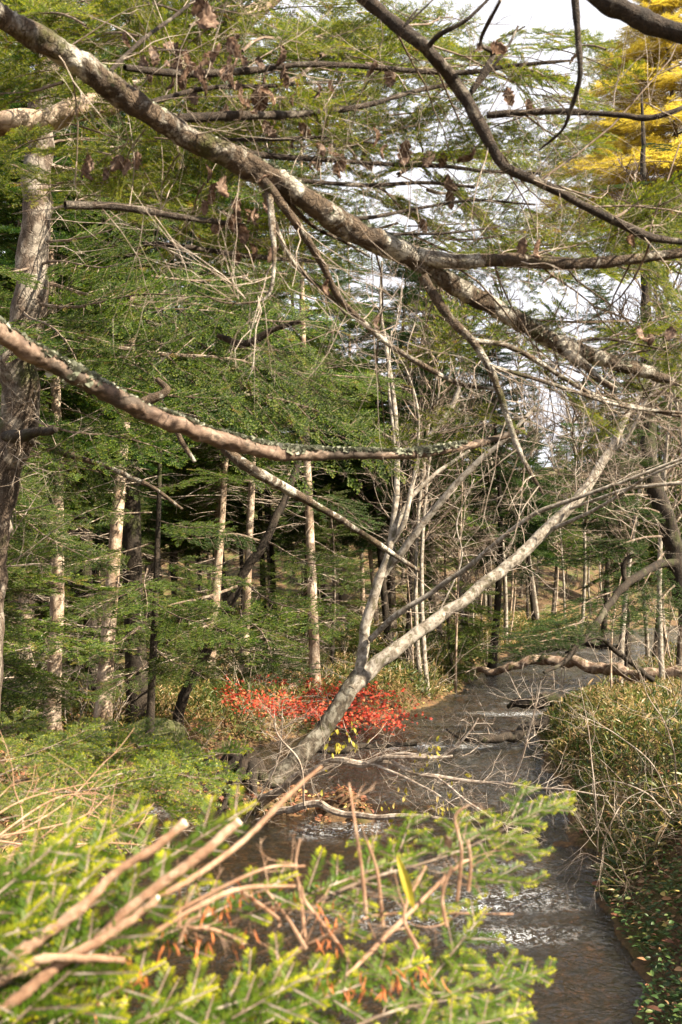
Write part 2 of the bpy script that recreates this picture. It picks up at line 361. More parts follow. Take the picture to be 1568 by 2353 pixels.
def bough(L, seed, fr, nsec, seclen, fsp, fs=1., droop=.10, bare=.15, r0=.012, twk=5, secr=.4, pdrop=.05, bushy=.15):
    """a flat fir bough along +X made of the fronds in fr; materials: 0 needles, 1 twig"""
    rs = np.random.RandomState(seed); g = Geo(); parts = []
    n = 9; tt = np.linspace(0, 1, n)
    ax = np.stack([tt * L, .03 * L * np.sin(tt * 5 + seed), -droop * L * tt ** 1.7 + .02 * L * np.sin(tt * 7 + seed)], -1)
    tube(g, ax, r0 * (1 - .8 * tt), twk, 1, rough=.15, rs=20)
    def at(t_):
        q = t_ * (n - 1); i = min(int(q), n - 2); return ax[i] * (1 - (q - i)) + ax[i + 1] * (q - i)
    Ts = [[] for _ in fr]; dr = [[] for _ in fr]
    def put(p, d, s, up):
        k = rs.randint(len(fr)); Ts[k].append(frame(d, up, p, s, rs.uniform(-.25, .25))); dr[k].append(rs.normal(0, .16))
    for i in range(nsec):
        t_ = bare + (1 - bare) * (i + rs.uniform(.2, .8)) / nsec
        s = 1 if i % 2 else -1
        a = R(rs.uniform(45, 62)) * s; sl = seclen * L * (1 - .75 * (t_ - bare) / (1 - bare)) * rs.uniform(.65, 1.15)
        d = unit((math.cos(a), math.sin(a), rs.uniform(-.22, .10)))
        p0 = at(t_); m_ = 5; uu = np.linspace(0, 1, m_)[:, None]
        sa = p0 + d * sl * uu + np.array([0, 0, -.08 * sl]) * uu ** 2 + np.array([.12 * sl, 0, 0]) * uu ** 2
        tube(g, sa, r0 * secr * (1 - .75 * uu[:, 0]) * (1 - .5 * t_), 3, 1, cap=False)
        nf = max(2, int(sl * 2 / fsp))
        for j in range(nf):
            if rs.rand() < pdrop: continue
            u_ = .18 + .8 * j / nf; q = u_ * (m_ - 1); k = min(int(q), m_ - 2); pp = sa[k] * (1 - (q - k)) + sa[k + 1] * (q - k)
            sgn = 1 if j % 2 else -1; b = R(rs.uniform(38, 60)) * sgn
            dd = np.array([d[0] * math.cos(b) - d[1] * math.sin(b), d[0] * math.sin(b) + d[1] * math.cos(b), d[2] + rs.uniform(-bushy, bushy)])
            put(pp, dd, fs * rs.uniform(.65, 1.1) * (1.1 - .4 * u_), (0, 0, 1))
        put(sa[-1], d + np.array([.1, 0, rs.uniform(-.1, .15)]), fs * rs.uniform(.8, 1.1), (0, 0, 1))
    for j in range(int(L * .5 / fsp)):
        t_ = rs.uniform(bare + .1, 1); b = R(rs.uniform(35, 60)) * rs.choice([-1, 1])
        put(at(t_), (math.cos(b), math.sin(b), rs.uniform(-.1, .2)), fs * rs.uniform(.6, 1), (0, 0, 1))
    put(ax[-1], (1, 0, -.05), fs * 1.1, (0, 0, 1))
    L_ = [g.arrays()] + [inst(fr[k], Ts[k], dr[k]) for k in range(len(fr)) if Ts[k]]
    return cat(L_)

FR_NEAR = [frond(.13, 4, .07, .017, .0034, .0040, s, True, .0018) for s in (1, 2, 3)]
FR_TOP = [frond(.17, 6, .09, .021, .0054, .0056, s, True, .0016, 48, (-5, 80), (0, .35)) for s in (4, 5, 6)]
FR_MID = [frond(.24, 7, .13, .026, .014, .0125, s, False, .003, 48, (-10, 85), (0, .4)) for s in (7, 8, 9)]
FR_FAR = [frond(.36, 6, .19, .050, .028, .030, s, False, 0, 48, (-10, 85), (0, .4)) for s in (10, 11, 12)]

# ------------------------------------------------------------------ terrain and stream
LX = np.array([[-20, -1.1], [0, -1.1], [3, -1.3], [5, -1.6], [8, -2.5], [10.5, -2.9], [13.4, -3.2], [16, -2.9], [18, -2.3], [20.5, -.5], [23, 1.0], [24.9, 2.3], [33, 4.3], [43.5, 7.3], [60, 14], [80, 30], [100, 60], [140, 130]])
RX = np.array([[-20, 2.0], [0, 1.9], [6.5, 2.0], [9, 2.3], [12.4, 2.87], [15.5, 3.3], [19.3, 3.8], [22, 4.3], [26.8, 6.3], [33, 9.0], [43.5, 13.4], [60, 22], [80, 40], [100, 72], [140, 150]])
def sst(x): x = np.clip(x, 0, 1); return x * x * (3 - 2 * x)
def height(x, y):
    x = np.asarray(x, float); y = np.asarray(y, float)
    z3 = np.zeros_like(x)
    p = np.stack([x, y, z3], -1).reshape(-1, 3)
    nz = vnoise(p * .9, 3).reshape(x.shape) - .5; n2 = vnoise(p * 3.1, 5).reshape(x.shape) - .5; n3 = vnoise(p * .22, 9).reshape(x.shape) - .5
    l = np.interp(y, LX[:, 0], LX[:, 1]) + nz * .5; r = np.interp(y, RX[:, 0], RX[:, 1]) + nz * .5
    mid = (l + r) / 2; hw = np.maximum((r - l) / 2, .5)
    sl = l - x; sr = x - r
    inside = -.04 - .26 * sst(1 - np.abs(x - mid) / hw) + n2 * .10
    rb = np.interp(y, [0, 6, 12, 20, 30, 50], [1.35, 1.2, .75, .28, .10, .10])
    lb = np.interp(y, [0, 10, 20, 60], [.9, .6, .42, .35])
    z = np.where(sl > 0, lb * sst((sl + .12) / 1.0) + .10 * sl * sst(sl / 6) * .5, inside)
    z = np.where(sr > 0, rb * sst((sr + .12) / np.interp(y, [0, 8, 14], [2.2, 1.8, 1.1])) + np.interp(y, [10, 14, 22, 26], [.03, .10, .06, .03]) * sr, z)
    bankm = sst(np.maximum(sl, sr) / .8)
    z = z + bankm * (nz * .22 + n2 * .10 + n3 * .7 * sst(np.maximum(sl, sr) / 6))
    # the root mound of the leaning tree and the two leaf banks beside it
    for cx, cy, rr, hh in ((-1.15, 14.1, .75, .30), (-1.75, 14.6, .8, .12), (-.25, 13.6, .75, .17), (.1, 13.15, .5, .12)):
        z = z + (hh + .18) * np.exp(-((x - cx) ** 2 + (y - cy) ** 2) / (rr * rr) * 1.6) * (1 + n2)
    # rising ground far off
    far = np.maximum(0, np.hypot(x * .7 - 20, np.maximum(y, 0)) - 62) * .24
    far = np.where(y > 30, far, 0) * sst((y - 40) / 40)
    z = z + np.where(np.maximum(sl, sr) > 0, np.minimum(far, 11 + n3 * 8) * sst(np.maximum(sl, sr) / 8), 0)
    return z
def grid_mesh(name, xs, ys, zf, mats, smooth=True, extra=None):
    X, Y = np.meshgrid(xs, ys); Z = zf(X, Y); nx, ny = len(xs), len(ys)
    V = np.stack([X, Y, Z], -1).reshape(-1, 3)
    i = (np.arange(ny - 1)[:, None] * nx + np.arange(nx - 1)[None]).ravel()
    tr = np.concatenate([np.stack([i, i + 1, i + nx + 1], -1), np.stack([i, i + nx + 1, i + nx], -1)])
    g = Geo(); g.add(V, tr); me = g.mesh(name, mats, smooth); return me, V
xs = np.concatenate([np.linspace(-400, -60, 18)[:-1], np.linspace(-60, -10, 70)[:-1], np.linspace(-10, 12, 300)[:-1], np.linspace(12, 60, 110)[:-1], np.linspace(60, 450, 40)])
ys = np.concatenate([np.linspace(-150, -4, 20)[:-1], np.linspace(-4, 30, 400)[:-1], np.linspace(30, 90, 180)[:-1], np.linspace(90, 600, 50)])
me, _ = grid_mesh('forest_floor', xs, ys, height, [M['ground']])
o = link('ground', me); o['kind'] = 'structure'
# water: its surface drops over small riffles
def wz(x, y):
    p = np.stack([x, y, x * 0], -1).reshape(-1, 3)
    a = vnoise(p * np.array([3.2, 2.2, 1]), 21) + .6 * vnoise(p * np.array([8, 5, 1]), 22) + .14 * vnoise(p * np.array([17, 11, 1]), 23)
    amp = np.interp(y, [4, 12, 14, 20, 30, 60], [.034, .034, .026, .040, .055, .07])
    return (a.reshape(x.shape) - .87) * amp
U = np.linspace(0, 1, 90); yv = np.concatenate([np.linspace(-3, 5, 50)[:-1], np.linspace(5, 30, 620)[:-1], np.linspace(30, 110, 320)])
UU, YY = np.meshgrid(U, yv); l_ = np.interp(YY, LX[:, 0], LX[:, 1]) - .9; r_ = np.interp(YY, RX[:, 0], RX[:, 1]) + .9
XX = l_ + (r_ - l_) * UU; ZZ = wz(XX, YY)
i = (np.arange(len(yv) - 1)[:, None] * len(U) + np.arange(len(U) - 1)[None]).ravel(); nx = len(U)
g = Geo(); g.add(np.stack([XX, YY, ZZ], -1).reshape(-1, 3), np.concatenate([np.stack([i, i + 1, i + nx + 1], -1), np.stack([i, i + nx + 1, i + nx], -1)]))
me = g.mesh('stream', [M['water']], True)
foam_glint = np.where(YY < 14, .0, .05) * (.4 + 1.2 * vnoise(np.stack([XX * 1.6, YY * .5, XX * 0], -1).reshape(-1, 3), 8).reshape(XX.shape))  # faint base layer paints glints on the water; riffle spots follow
def spot(x, y): p = P(x, y, 1) - CAM; k = -3.0 / p[2]; q = CAM + p * k; return q[0], q[1]
for (a, b, rx, ry, s) in ((745, 1908, .30, .35, .9), (835, 1905, .22, .45, 1.1), (1010, 1715, 1.3, .25, .75), (900, 1718, .6, .2, .6), (1190, 1640, .9, .3, .8), (1225, 1618, .7, .4, .6), (1330, 1885, .35, .25, 1), (1290, 1845, .8, .35, .45),
                          (1150, 2060, 1.0, .35, .55), (1090, 2080, .3, .2, 1), (1180, 2150, .45, .2, .8), (1110, 1990, .7, .3, .4), (330, 1865, .5, .3, .7), (1300, 1500, 1.8, .7, .5), (1250, 1525, 1.5, .6, .35), (480, 2050, .5, .3, .4), (920, 2110, .8, .3, .5)):
    cx, cy = spot(a, b); foam_glint = np.maximum(foam_glint, s * (.75 if b < 1800 else .5) * np.exp(-((XX - cx) / rx) ** 2 - ((YY - cy) / ry) ** 2))
at = me.attributes.new('foam_glint', 'FLOAT', 'POINT'); at.data.foreach_set('value', np.clip(foam_glint, 0, 1).ravel().astype(np.float32))
o = link('stream_water', me); o['kind'] = 'structure'
def gh(x, y): return float(height(np.array([x]), np.array([y]))[0])
def gat(px, py, dmin=5., dmax=90.):
    """first point where the ray through the pixel meets the ground or the water"""
    d = np.arange(dmin, dmax, .05); q = np.array([P(px, py, k) for k in (1., 2.)]); dr = q[1] - q[0]
    p = CAM + dr[None] * d[:, None]; hz = np.maximum(height(p[:, 0], p[:, 1]), 0)
    k = np.argmax(p[:, 2] <= hz); return p[k] if (p[:, 2] <= hz).any() else p[-1]

# ------------------------------------------------------------------ bare twigs
def twigs(g, p, d, L, r, depth, rs, k=4, mi=0, bend=.5, nb=(2, 5), up=.1, ratio=.55, ang=(28, 65), flat=None, seg=5):
    """a bare twig that wanders and forks"""
    pts = [np.asarray(p, float)]; d = unit(d); st = L / seg
    for i in range(seg):
        d = unit(d + rs.normal(0, bend * .28, 3) + np.array([0, 0, up * .3])); pts.append(pts[-1] + d * st)
    pts = np.array(pts); rad = r * np.linspace(1, .35, seg + 1); tube(g, pts, rad, k, mi, rs.uniform(.2, .8), cap=False)
    if depth <= 0: return
    for j in range(rs.randint(*nb)):
        t_ = rs.uniform(.2, .95); q = t_ * seg; i = min(int(q), seg - 1); pp = pts[i] * (1 - (q - i)) + pts[i + 1] * (q - i)
        dd = unit(pts[i + 1] - pts[i]); ax = unit(rs.normal(0, 1, 3)) if flat is None else unit(np.asarray(flat) * rs.choice([-1, 1]) + rs.normal(0, .3, 3))
        a = R(rs.uniform(*ang)); ax = unit(ax - dd * ax.dot(dd)); nd_ = dd * math.cos(a) + np.cross(ax, dd) * math.sin(a)
        twigs(g, pp, nd_, L * ratio * rs.uniform(.6, 1.2) * (1.15 - .5 * t_), r * .55 * (1.1 - .4 * t_), depth - 1, rs, max(3, k - 1), mi, bend, nb, up, ratio, ang, flat, max(3, seg - 1))

# ------------------------------------------------------------------ whole fir trees (each with its own trunk, crown and dead twigs)
FAR_B = [bough(2.0, s, FR_FAR, 9, .42, .17, 1., .16, .22, .018, 3) for s in (31, 32, 33)]
MID_B = [bough(2.0, s, FR_MID, 12, .42, .115, 1., .12, .2, .016, 4, bushy=.25) for s in (41, 42, 43)]
def trunk_geo(H, r0, seed, k=12, lean=0., flare=1.5, bend=1.):
    rs = np.random.RandomState(seed); n = 22; t_ = np.linspace(0, 1, n) ** 1.3
    ph = rs.uniform(0, 6, 2); z = t_ * H - .3
    p = np.stack([.03 * bend * H * (np.sin(t_ * 3 + ph[0]) - math.sin(ph[0])) + lean * z, .02 * bend * H * (np.sin(t_ * 4 + ph[1]) - math.sin(ph[1])), z], -1)
    rad = r0 * (1 - .93 * t_) * (1 + (flare - 1) * np.exp(-np.maximum(z, 0) / .35)); g = Geo(); tube(g, p, rad, k, 0, rough=.10, rs=5, seed=seed)
    return g, p
def fir_proto(name, H, base, Rm, r0, seed, boughs, needles, barkm, per=(4, 6), dead=True, gap=.42):
    rs = np.random.RandomState(seed); g, p = trunk_geo(H, r0, seed, bend=.35 if name == 'pale_fir' else 1.)
    tr = g.mesh(name + '_trunk', [barkm], True)
    Ts = [[] for _ in boughs]; dr = [[] for _ in boughs]; z = base
    while z < H - .25:
        t_ = (z - base) / (H - base)
        Lb = Rm * (1 - t_) ** .75 * (.35 + .65 * min(1, (t_ + .12) * 4)) + .22
        for j in range(rs.randint(*per)):
            a = rs.uniform(0, 2 * math.pi); el = -.36 + .8 * t_ + rs.normal(0, .12); l = Lb * rs.uniform(.6, 1.15)
            c = np.array([np.interp(z, p[:, 2], p[:, 0]), np.interp(z, p[:, 2], p[:, 1]), z + rs.uniform(-.15, .15)])
            k = rs.randint(len(boughs)); T = frame((math.cos(a), math.sin(a), el), (0, 0, 1), c, 1, rs.uniform(-.45, .45))
            s = l / 2.0; s2 = max(s, .55)
            T[:3, 0] *= s; T[:3, 1] *= s2; T[:3, 2] *= s2; Ts[k].append(T); dr[k].append(rs.normal(0, .07))
        z += gap * (1 - .35 * t_) * rs.uniform(.75, 1.25)
    A = cat([inst(boughs[k], Ts[k], dr[k]) for k in range(len(boughs)) if Ts[k]])
    cr = mesh_from(name + '_crown', A, [needles, M['twig']])
    dg = Geo(); z = .9
    while dead and z < base + 1.5:
        for j in range(rs.randint(1, 4)):
            a = rs.uniform(0, 6.28); c = (np.interp(z, p[:, 2], p[:, 0]), np.interp(z, p[:, 2], p[:, 1]), z)
            twigs(dg, c, (math.cos(a), math.sin(a), rs.uniform(-.35, .15)), rs.uniform(.5, 1.7), .012, 2, rs, 4, 0, .45, (2, 6), -.05, .5, (35, 70), (0, 0, 1))
        z += rs.uniform(.2, .5)
    dm = dg.mesh(name + '_twigs', [M['pale_twig']]) if dead else None
    return tr, cr, dm
protos = {
    'a': fir_proto('tall_fir', 15, 5.4, 2.3, .15, 1, FAR_B, M['needle_mid'], M['pale_bark']),
    'b': fir_proto('broad_fir', 13, 4.6, 2.7, .14, 2, FAR_B, M['needle_mid'], M['fir_bark']),
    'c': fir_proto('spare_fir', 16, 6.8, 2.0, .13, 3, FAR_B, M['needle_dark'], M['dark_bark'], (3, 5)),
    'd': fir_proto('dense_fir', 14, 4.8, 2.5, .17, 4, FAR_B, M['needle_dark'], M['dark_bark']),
    'e': fir_proto('low_fir', 6.5, .8, 1.7, .07, 5, MID_B, M['needle_mid'], M['fir_bark'], (4, 6), False, .36),
    'f': fir_proto('pale_fir', 15, 6.2, 2.2, .125, 6, MID_B, M['needle_mid'], M['pale_bark'], (3, 5)),
}
DEFER = []
def landmark_labels(lms, pre, post=''):
    """name each deferred thing by the landmark it stands nearest to, its side of it, and its rank going back"""
    by = {}
    for o, px, d, kind in DEFER:
        lx, ln = min(lms, key=lambda a: abs(a[0] - px)); side = 'straight behind' if abs(px - lx) < 22 else ('left of' if px < lx else 'right of'); by.setdefault((kind, ln, side), []).append((d, o))
    w_ = ['nearest', 'second one back', 'third one back', 'fourth one back', 'fifth one back', 'sixth one back', 'seventh one back', 'eighth one back', 'ninth one back', 'tenth one back', 'eleventh one back', 'twelfth one back', 'thirteenth one back', 'fourteenth one back', 'fifteenth one back']
    for (kind, ln, side), L in by.items():
        L.sort(key=lambda a: a[0])
        for i, (d, o) in enumerate(L): o['label'] = f'{kind} {side} {ln}' + (', ' + (w_[i] if i < len(w_) else 'farthest ones back') if len(L) > 1 else '')
    DEFER.clear()
def topx(x, y): return W0 / 2 + F * x / y
def fir(key, x, y, rz, sc, label, group=None, name='fir_tree', bury=.0):
    t_ = empty(name, (x, y, gh(x, y) - bury), rz, sc); tr, cr, dm = protos[key]
    link('trunk', tr, t_); link('crown', cr, t_)
    if dm: link('dead_branches', dm, t_)
    return tag(t_, label, 'tree', group)

rs = np.random.RandomState(11)
placed = []
def hand(px, d, key, sc, label, rz=None, group=None):
    q = P(px, 1340, d); placed.append((q[0], q[1])); return fir(key, q[0], q[1], rs.uniform(0, 6.28) if rz is None else rz, sc, label, group)
# trunks that can be told apart in the photograph
hand(238, 17.2, 'f', 1.12, 'pale straight fir trunk catching full sun, brightest trunk above the low green boughs', 1.0).rotation_euler[1] = .03
hand(122, 15.5, 'a', .82, 'slim orange-lit fir trunk just beside the palest one', 2.2)
hand(20, 14.5, 'd', .85, 'dark fir trunk with a strip of orange light at the picture edge', 4.0)
hand(330, 19, 'd', 1.25, 'thick black shaded fir trunk behind the palest trunk', 5.0)
hand(560, 25, 'f', 1.0, 'sunlit narrow fir trunk standing above the red maple', .5)
hand(478, 27, 'a', 1.0, 'brown fir trunk standing behind the dark leaning one', 2.9)
hand(700, 30, 'c', 1.0, 'fir trunk behind the lower bend of the leaning grey tree', 1.9)
hand(1125, 34, 'd', .85, 'dark green fir standing over the grassy bend of the stream', .9)
hand(900, 31, 'd', .80, 'shaded dark fir filling the gap between the grey forked stems', 3.3)
hand(1440, 31.5, 'd', .66, 'bushy dark fir on the right bank behind the grey limb tip', 2.0)
hand(1552, 28.5, 'b', .72, 'green fir at the right edge behind the dark conifer', 4.4)
hand(1500, 36, 'b', .95, 'broad fir across the stream below the yellow larch', 3.9)
hand(1380, 47, 'c', 1.1, 'spare fir rising into the white sky beside the yellow larch', 3.0)
hand(1080, 48, 'c', 1.15, 'thin-topped fir with white sky showing through its crown', 1.0)
hand(1000, 60, 'a', 1.05, 'distant fir top standing in the gap of white sky', 2.0)
# the rest of the wood, left of the stream
G1 = 'firs of the dense wood beyond the stream'; L1 = 'fir of the dense shaded wood behind the left bank'
keys = ['a', 'b', 'c', 'd', 'f', 'c']; cnt = 0; tries = 0
while cnt < 70 and tries < 4000:
    tries += 1; y = 14 + 40 * rs.rand() ** .8; x = rs.uniform(-.40 * y - 3, .12 * y + 4)
    if x > np.interp(y, LX[:, 0], LX[:, 1]) - 1.0: continue
    if any((x - a) ** 2 + (y - b) ** 2 < (1.5 + .022 * y) ** 2 for a, b in placed): continue
    placed.append((x, y)); k = keys[rs.randint(6)]; cnt += 1
    DEFER.append((fir(k, x, y, rs.uniform(0, 6.28), rs.uniform(.72, 1.15), L1, G1), topx(x, y), y, {'a': 'tan-barked fir', 'b': 'broad fir', 'c': 'spare dark fir', 'd': 'dark dense fir', 'f': 'pale-barked fir'}[k]))
LM = [(-60, 'the left edge'), (20, 'the big old trunk'), (122, 'the slim orange trunk'), (238, 'the palest trunk'), (330, 'the thick black trunk'), (450, 'the dark leaning trunk'), (560, 'the trunk above the red maple'), (700, 'the grey tree foot'), (880, 'the upright grey stem'), (975, 'the dark pair on the point')]
landmark_labels(LM, '')
cnt = 0
while cnt < 34:
    y = rs.uniform(44, 78); x = rs.uniform(-.42 * y, .12 * y)
    if x > np.interp(y, LX[:, 0], LX[:, 1]) - 2 or any((x - a) ** 2 + (y - b) ** 2 < 9 for a, b in placed): continue
    placed.append((x, y)); cnt += 1; k = 'dcb'[rs.randint(3)]; DEFER.append((fir(k, x, y, rs.uniform(0, 6.28), rs.uniform(.6, .95), L1, 'firs at the back of the wood'), topx(x, y), y, {'b': 'far broad fir', 'c': 'far spare fir', 'd': 'far dark fir'}[k]))
landmark_labels(LM, '')
cnt = 0; L2 = 'fir of the thin wood on the far side of the stream bend'; G2 = 'firs beyond the bend of the stream'
while cnt < 12:
    y = rs.uniform(38, 75); x = rs.uniform(.16 * y, .42 * y)
    if x < np.interp(y, RX[:, 0], RX[:, 1]) + 1.5 and x > np.interp(y, LX[:, 0], LX[:, 1]) - 1: continue
    if any((x - a) ** 2 + (y - b) ** 2 < 12 for a, b in placed): continue
    placed.append((x, y)); cnt += 1; k = 'bcd'[rs.randint(3)]; DEFER.append((fir(k, x, y, rs.uniform(0, 6.28), rs.uniform(.6, .85), L2, G2), topx(x, y), y, {'b': 'distant broad fir', 'c': 'distant spare fir', 'd': 'distant dark fir'}[k]))
LMR = [(1100, 'the slim trunks behind the point'), (1220, 'the middle of the grey leaning limb'), (1300, 'the upper grey limb'), (1400, 'the head of the stream'), (1500, 'the dark conifer branch'), (1600, 'the dark conifer trunk')]
landmark_labels(LMR, '')
# young firs low in the wood
for i, (px, d, s) in enumerate(((-40, 10.5, .62), (140, 20, .5), (420, 23, .5), (600, 24, .5), (760, 26, .8), (330, 22, .7), (1040, 29, .9), (80, 19, .85), (-120, 12.5, 1.))):
    q = P(px, 1340, d); fir('e', q[0], q[1], i * 1.3, s, ('young fir with bright tiers at the picture edge', 'young fir with flat tiers before the slim orange trunk', 'young fir with low flat sprays over the left bank', 'young fir just above the red maple', 'young dark fir behind the fork of the grey tree',
        'young fir in the shade behind the palest trunk', 'young fir on the grassy bend of the stream', 'taller young fir deep in the left of the wood', 'bushy young fir half outside the picture')[i], 'young firs under the wood')

# ------------------------------------------------------------------ boughs placed one by one
def bough_mesh(name, A, needles): return mesh_from(name, A, [needles, M['twig']])
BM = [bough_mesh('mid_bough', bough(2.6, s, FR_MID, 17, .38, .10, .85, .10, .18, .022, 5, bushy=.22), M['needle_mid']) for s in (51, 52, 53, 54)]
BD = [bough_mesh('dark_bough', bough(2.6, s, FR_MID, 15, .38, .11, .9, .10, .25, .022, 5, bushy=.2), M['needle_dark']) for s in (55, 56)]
BT = [bough_mesh('top_bough', bough(1.1, s, FR_TOP, 11, .40, .075, .85, .06, .22, .009, 5, bushy=.3), M['needle_top']) for s in (61, 62, 63, 64)]
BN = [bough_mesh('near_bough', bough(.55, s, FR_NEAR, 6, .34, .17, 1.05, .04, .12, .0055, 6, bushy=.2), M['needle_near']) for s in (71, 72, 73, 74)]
BTn = [bough_mesh('front_bough', bough(1.1, s, FR_TOP, 10, .36, .10, .95, .05, .18, .008, 5, bushy=.2), M['needle_bough']) for s in (81, 82, 83)]
BS = [bough_mesh('small_bough', bough(.34, s, FR_NEAR, 6, .34, .13, .9, .03, .10, .0042, 6, bushy=.2), M['needle_near']) for s in (75, 76, 77)]
SPR = [bough_mesh('fir_sprig', frond(.28, 8, .115, .017, .0036, .0040, s, True, .0024, 50), M['needle_near']) for s in (78, 79, 80)]
def put_bough(name, parent, me, L, a, b, up=(0, 0, 1), roll=0., wide=1.):
    """lay a bough mesh of length L from point a to point b"""
    a = np.asarray(a); b = np.asarray(b); s = np.linalg.norm(b - a) / L
    T = frame(b - a, up, a, s, roll); T[:3, 1] *= wide; T[:3, 2] *= wide
    pm = parent.matrix_basis.inverted() if parent is not None else Matrix()
    o = link(name, me, parent, pm @ Matrix(T.tolist())); return o
def limb_geo(pts, rad, n=10, k=16, rough=.16, rs_=14, mi=0, seed=0, g=None, flare=False):
    """pts: (px, py, depth) list; rad in view pixels (half width), turned into metres by depth"""
    g = g or Geo(); w_ = np.array([P(*q) for q in pts]); d = np.array([q[2] for q in pts])
    r = np.asarray(rad, float) * d / F; s = spline(np.column_stack([w_, r]), n)
    p = s[:, :3] + 0
    p += (np.stack([vnoise(p * 3.3, seed + q) for q in (1, 2, 3)], -1) - .5) * s[:, 3:4] * .9
    tube(g, p, s[:, 3], k, mi, rough=rough, rs=rs_, seed=seed); return g, p, s[:, 3]
def twig_along(g, p, n, L, r, rsd, depth=2, up=.0, tr=(0., 1.), dirs=None, **kw):
    rs_ = np.random.RandomState(rsd); m_ = len(p)
    for i in range(n):
        t_ = rs_.uniform(*tr); j = min(int(t_ * (m_ - 1)), m_ - 2); dd = unit(p[j + 1] - p[j])
        v = unit(rs_.normal(0, 1, 3) if dirs is None else np.asarray(dirs) + rs_.normal(0, .6, 3)); v = unit(v - dd * v.dot(dd) * .5 + dd * .5)
        twigs(g, p[j], v, L * rs_.uniform(.5, 1.2), r * rs_.uniform(.6, 1.2), depth, rs_, 4, 0, up=up, **kw)

# ---- the old fir whose limbs cross the top of the picture; its trunk stands outside the picture on the left
fo = empty('old_fir', (-4.2, 2.3, gh(-4.2, 2.3)))
tag(fo, 'old fir reaching lichened limbs across the whole top of the picture', 'tree')
inv = fo.matrix_basis.inverted(); fo_in = np.array(inv)
def child(name, g, mats, parent, smooth=True):
    A = list(g.arrays()); pm = np.array(parent.matrix_basis.inverted()); A[0] = (A[0] @ pm[:3, :3].T + pm[:3, 3]).astype(np.float32)
    return link(name, mesh_from(name, A, mats, smooth), parent)
g, tp_ = trunk_geo(13, .26, 77, 20); link('trunk', g.mesh('trunk', [M['limb']], True), fo)
TB = lambda z: np.array([-4.2, 2.3, z])
def wl(pts):  # world points -> (px,py,d) not needed: allow mixing of raw world points
    return pts
def limb_w(world, rad, n=10, k=16, rough=.16, rs_=14, seed=0, g=None, wob=.9):
    g = g or Geo(); s = spline(np.column_stack([np.array(world), np.array(rad)]), n); p = s[:, :3] + 0
    p += (np.stack([vnoise(p * 3.3, seed + q) for q in (1, 2, 3)], -1) - .5) * s[:, 3:4] * wob
    tube(g, p, s[:, 3], k, 0, rough=rough, rs=rs_, seed=seed); return g, p, s[:, 3]
def PX(l, d=None): return [P(a, b, c) for a, b, c in l]
# A: the main diagonal limb
pA = [(-60, 10, 2.45), (160, 130, 2.6), (300, 220, 2.7), (430, 310, 2.8), (560, 385, 2.9), (700, 455, 3.0), (820, 530, 3.1), (950, 592, 3.2), (1050, 660, 3.3), (1200, 750, 3.5), (1290, 795, 3.6), (1380, 825, 3.75), (1480, 852, 3.9), (1560, 882, 4.0)]
rA = [38, 36, 35, 34, 34, 34, 34, 32, 27, 25, 24, 21, 18, 9]
wA = [TB(6.2)] + PX(pA); qA = [.07] + [.80 * r * p[2] / F for r, p in zip(rA, pA)]
g, LA, RA = limb_w(wA, qA, 26, 30, .22, 24, 5)
limbA = child('main_limb', g, [M['limb']], fo)
# A2: side limb running level to the right edge
pA2 = [(955, 592, 3.2), (1040, 605, 3.2), (1160, 600, 3.2), (1300, 608, 3.25), (1430, 600, 3.3), (1660, 565, 3.4)]
g, LA2, _ = limb_w(PX(pA2), [r * 3.2 / F for r in (22, 18, 16, 15, 14, 11)], 14, 18, .17, 18, 6); child('side_limb', g, [M['limb']], fo)
# B: the dead barkless limb with lichen
pB = [(-60, 725, 2.5), (60, 800, 2.6), (180, 865, 2.7), (290, 925, 2.8), (400, 975, 2.9), (500, 1010, 3.0), (620, 1040, 3.1), (740, 1048, 3.2), (860, 1049, 3.25), (960, 1046, 3.3), (1060, 1030, 3.4), (1140, 1008, 3.5), (1205, 985, 3.55)]
rB = [33, 31, 29, 30, 29, 27, 24, 19, 15, 14, 13, 12, 7]
wB = [TB(4.9)] + PX(pB); qB = [.05] + [.68 * r * p[2] / F for r, p in zip(rB, pB)]
g, LB, RB = limb_w(wB, qB, 30, 30, .24, 30, 15); limbB = child('dead_limb', g, [M['bare_wood']], fo); tag(limbB, 'reddish bare dead limb crusted with lichen')
# C: the dark limb descending from the top edge, D and E beside it
dm = [((840, 0), 19, 2.9), ((900, 50), 19, 2.9), ((975, 110), 19, 2.9), ((1050, 200), 18, 3), ((1105, 285), 17, 3), ((1140, 350), 17, 3), ((1170, 388), 15, 3), ((1260, 430), 12, 3.05), ((1350, 475), 12, 3.1), ((1450, 522), 13, 3.15), ((1500, 545), 11, 3.2), ((1610, 560), 9, 3.3)]
pC = [(a[0], a[1], d) for a, r, d in dm]; wC = [TB(8.2), np.array([-2.0, 2.7, 6.2]), np.array([-.35, 2.8, 5.0])] + PX(pC)
g, LC, RC = limb_w(wC, [.05, .04, .026] + [.82 * r * d / F for a, r, d in dm], 12, 16, .2, 22, 25); child('dark_limb', g, [M['limb_dark']], fo)
g = Geo()
LPM = M['limb_dark']
def lp(pts, rad, seed, n=10, k=10, wob=1.5):
    g, _, _ = limb_w(PX(pts), [.8 * r * p[2] / F for r, p in zip(rad, pts)], n, k, .2, 25, seed, None, wob); return child('branch', g, [LPM], fo)
lp([(1122, 262, 3), (1200, 258, 3), (1300, 255, 3), (1420, 262, 3), (1500, 268, 3), (1620, 230, 3)], [10, 10, 9, 8, 8, 7], 31)
lp([(978, 112, 2.9), (1010, 78, 2.85), (1070, 45, 2.8), (1130, -10, 2.8)], [8, 7, 6, 5], 32)
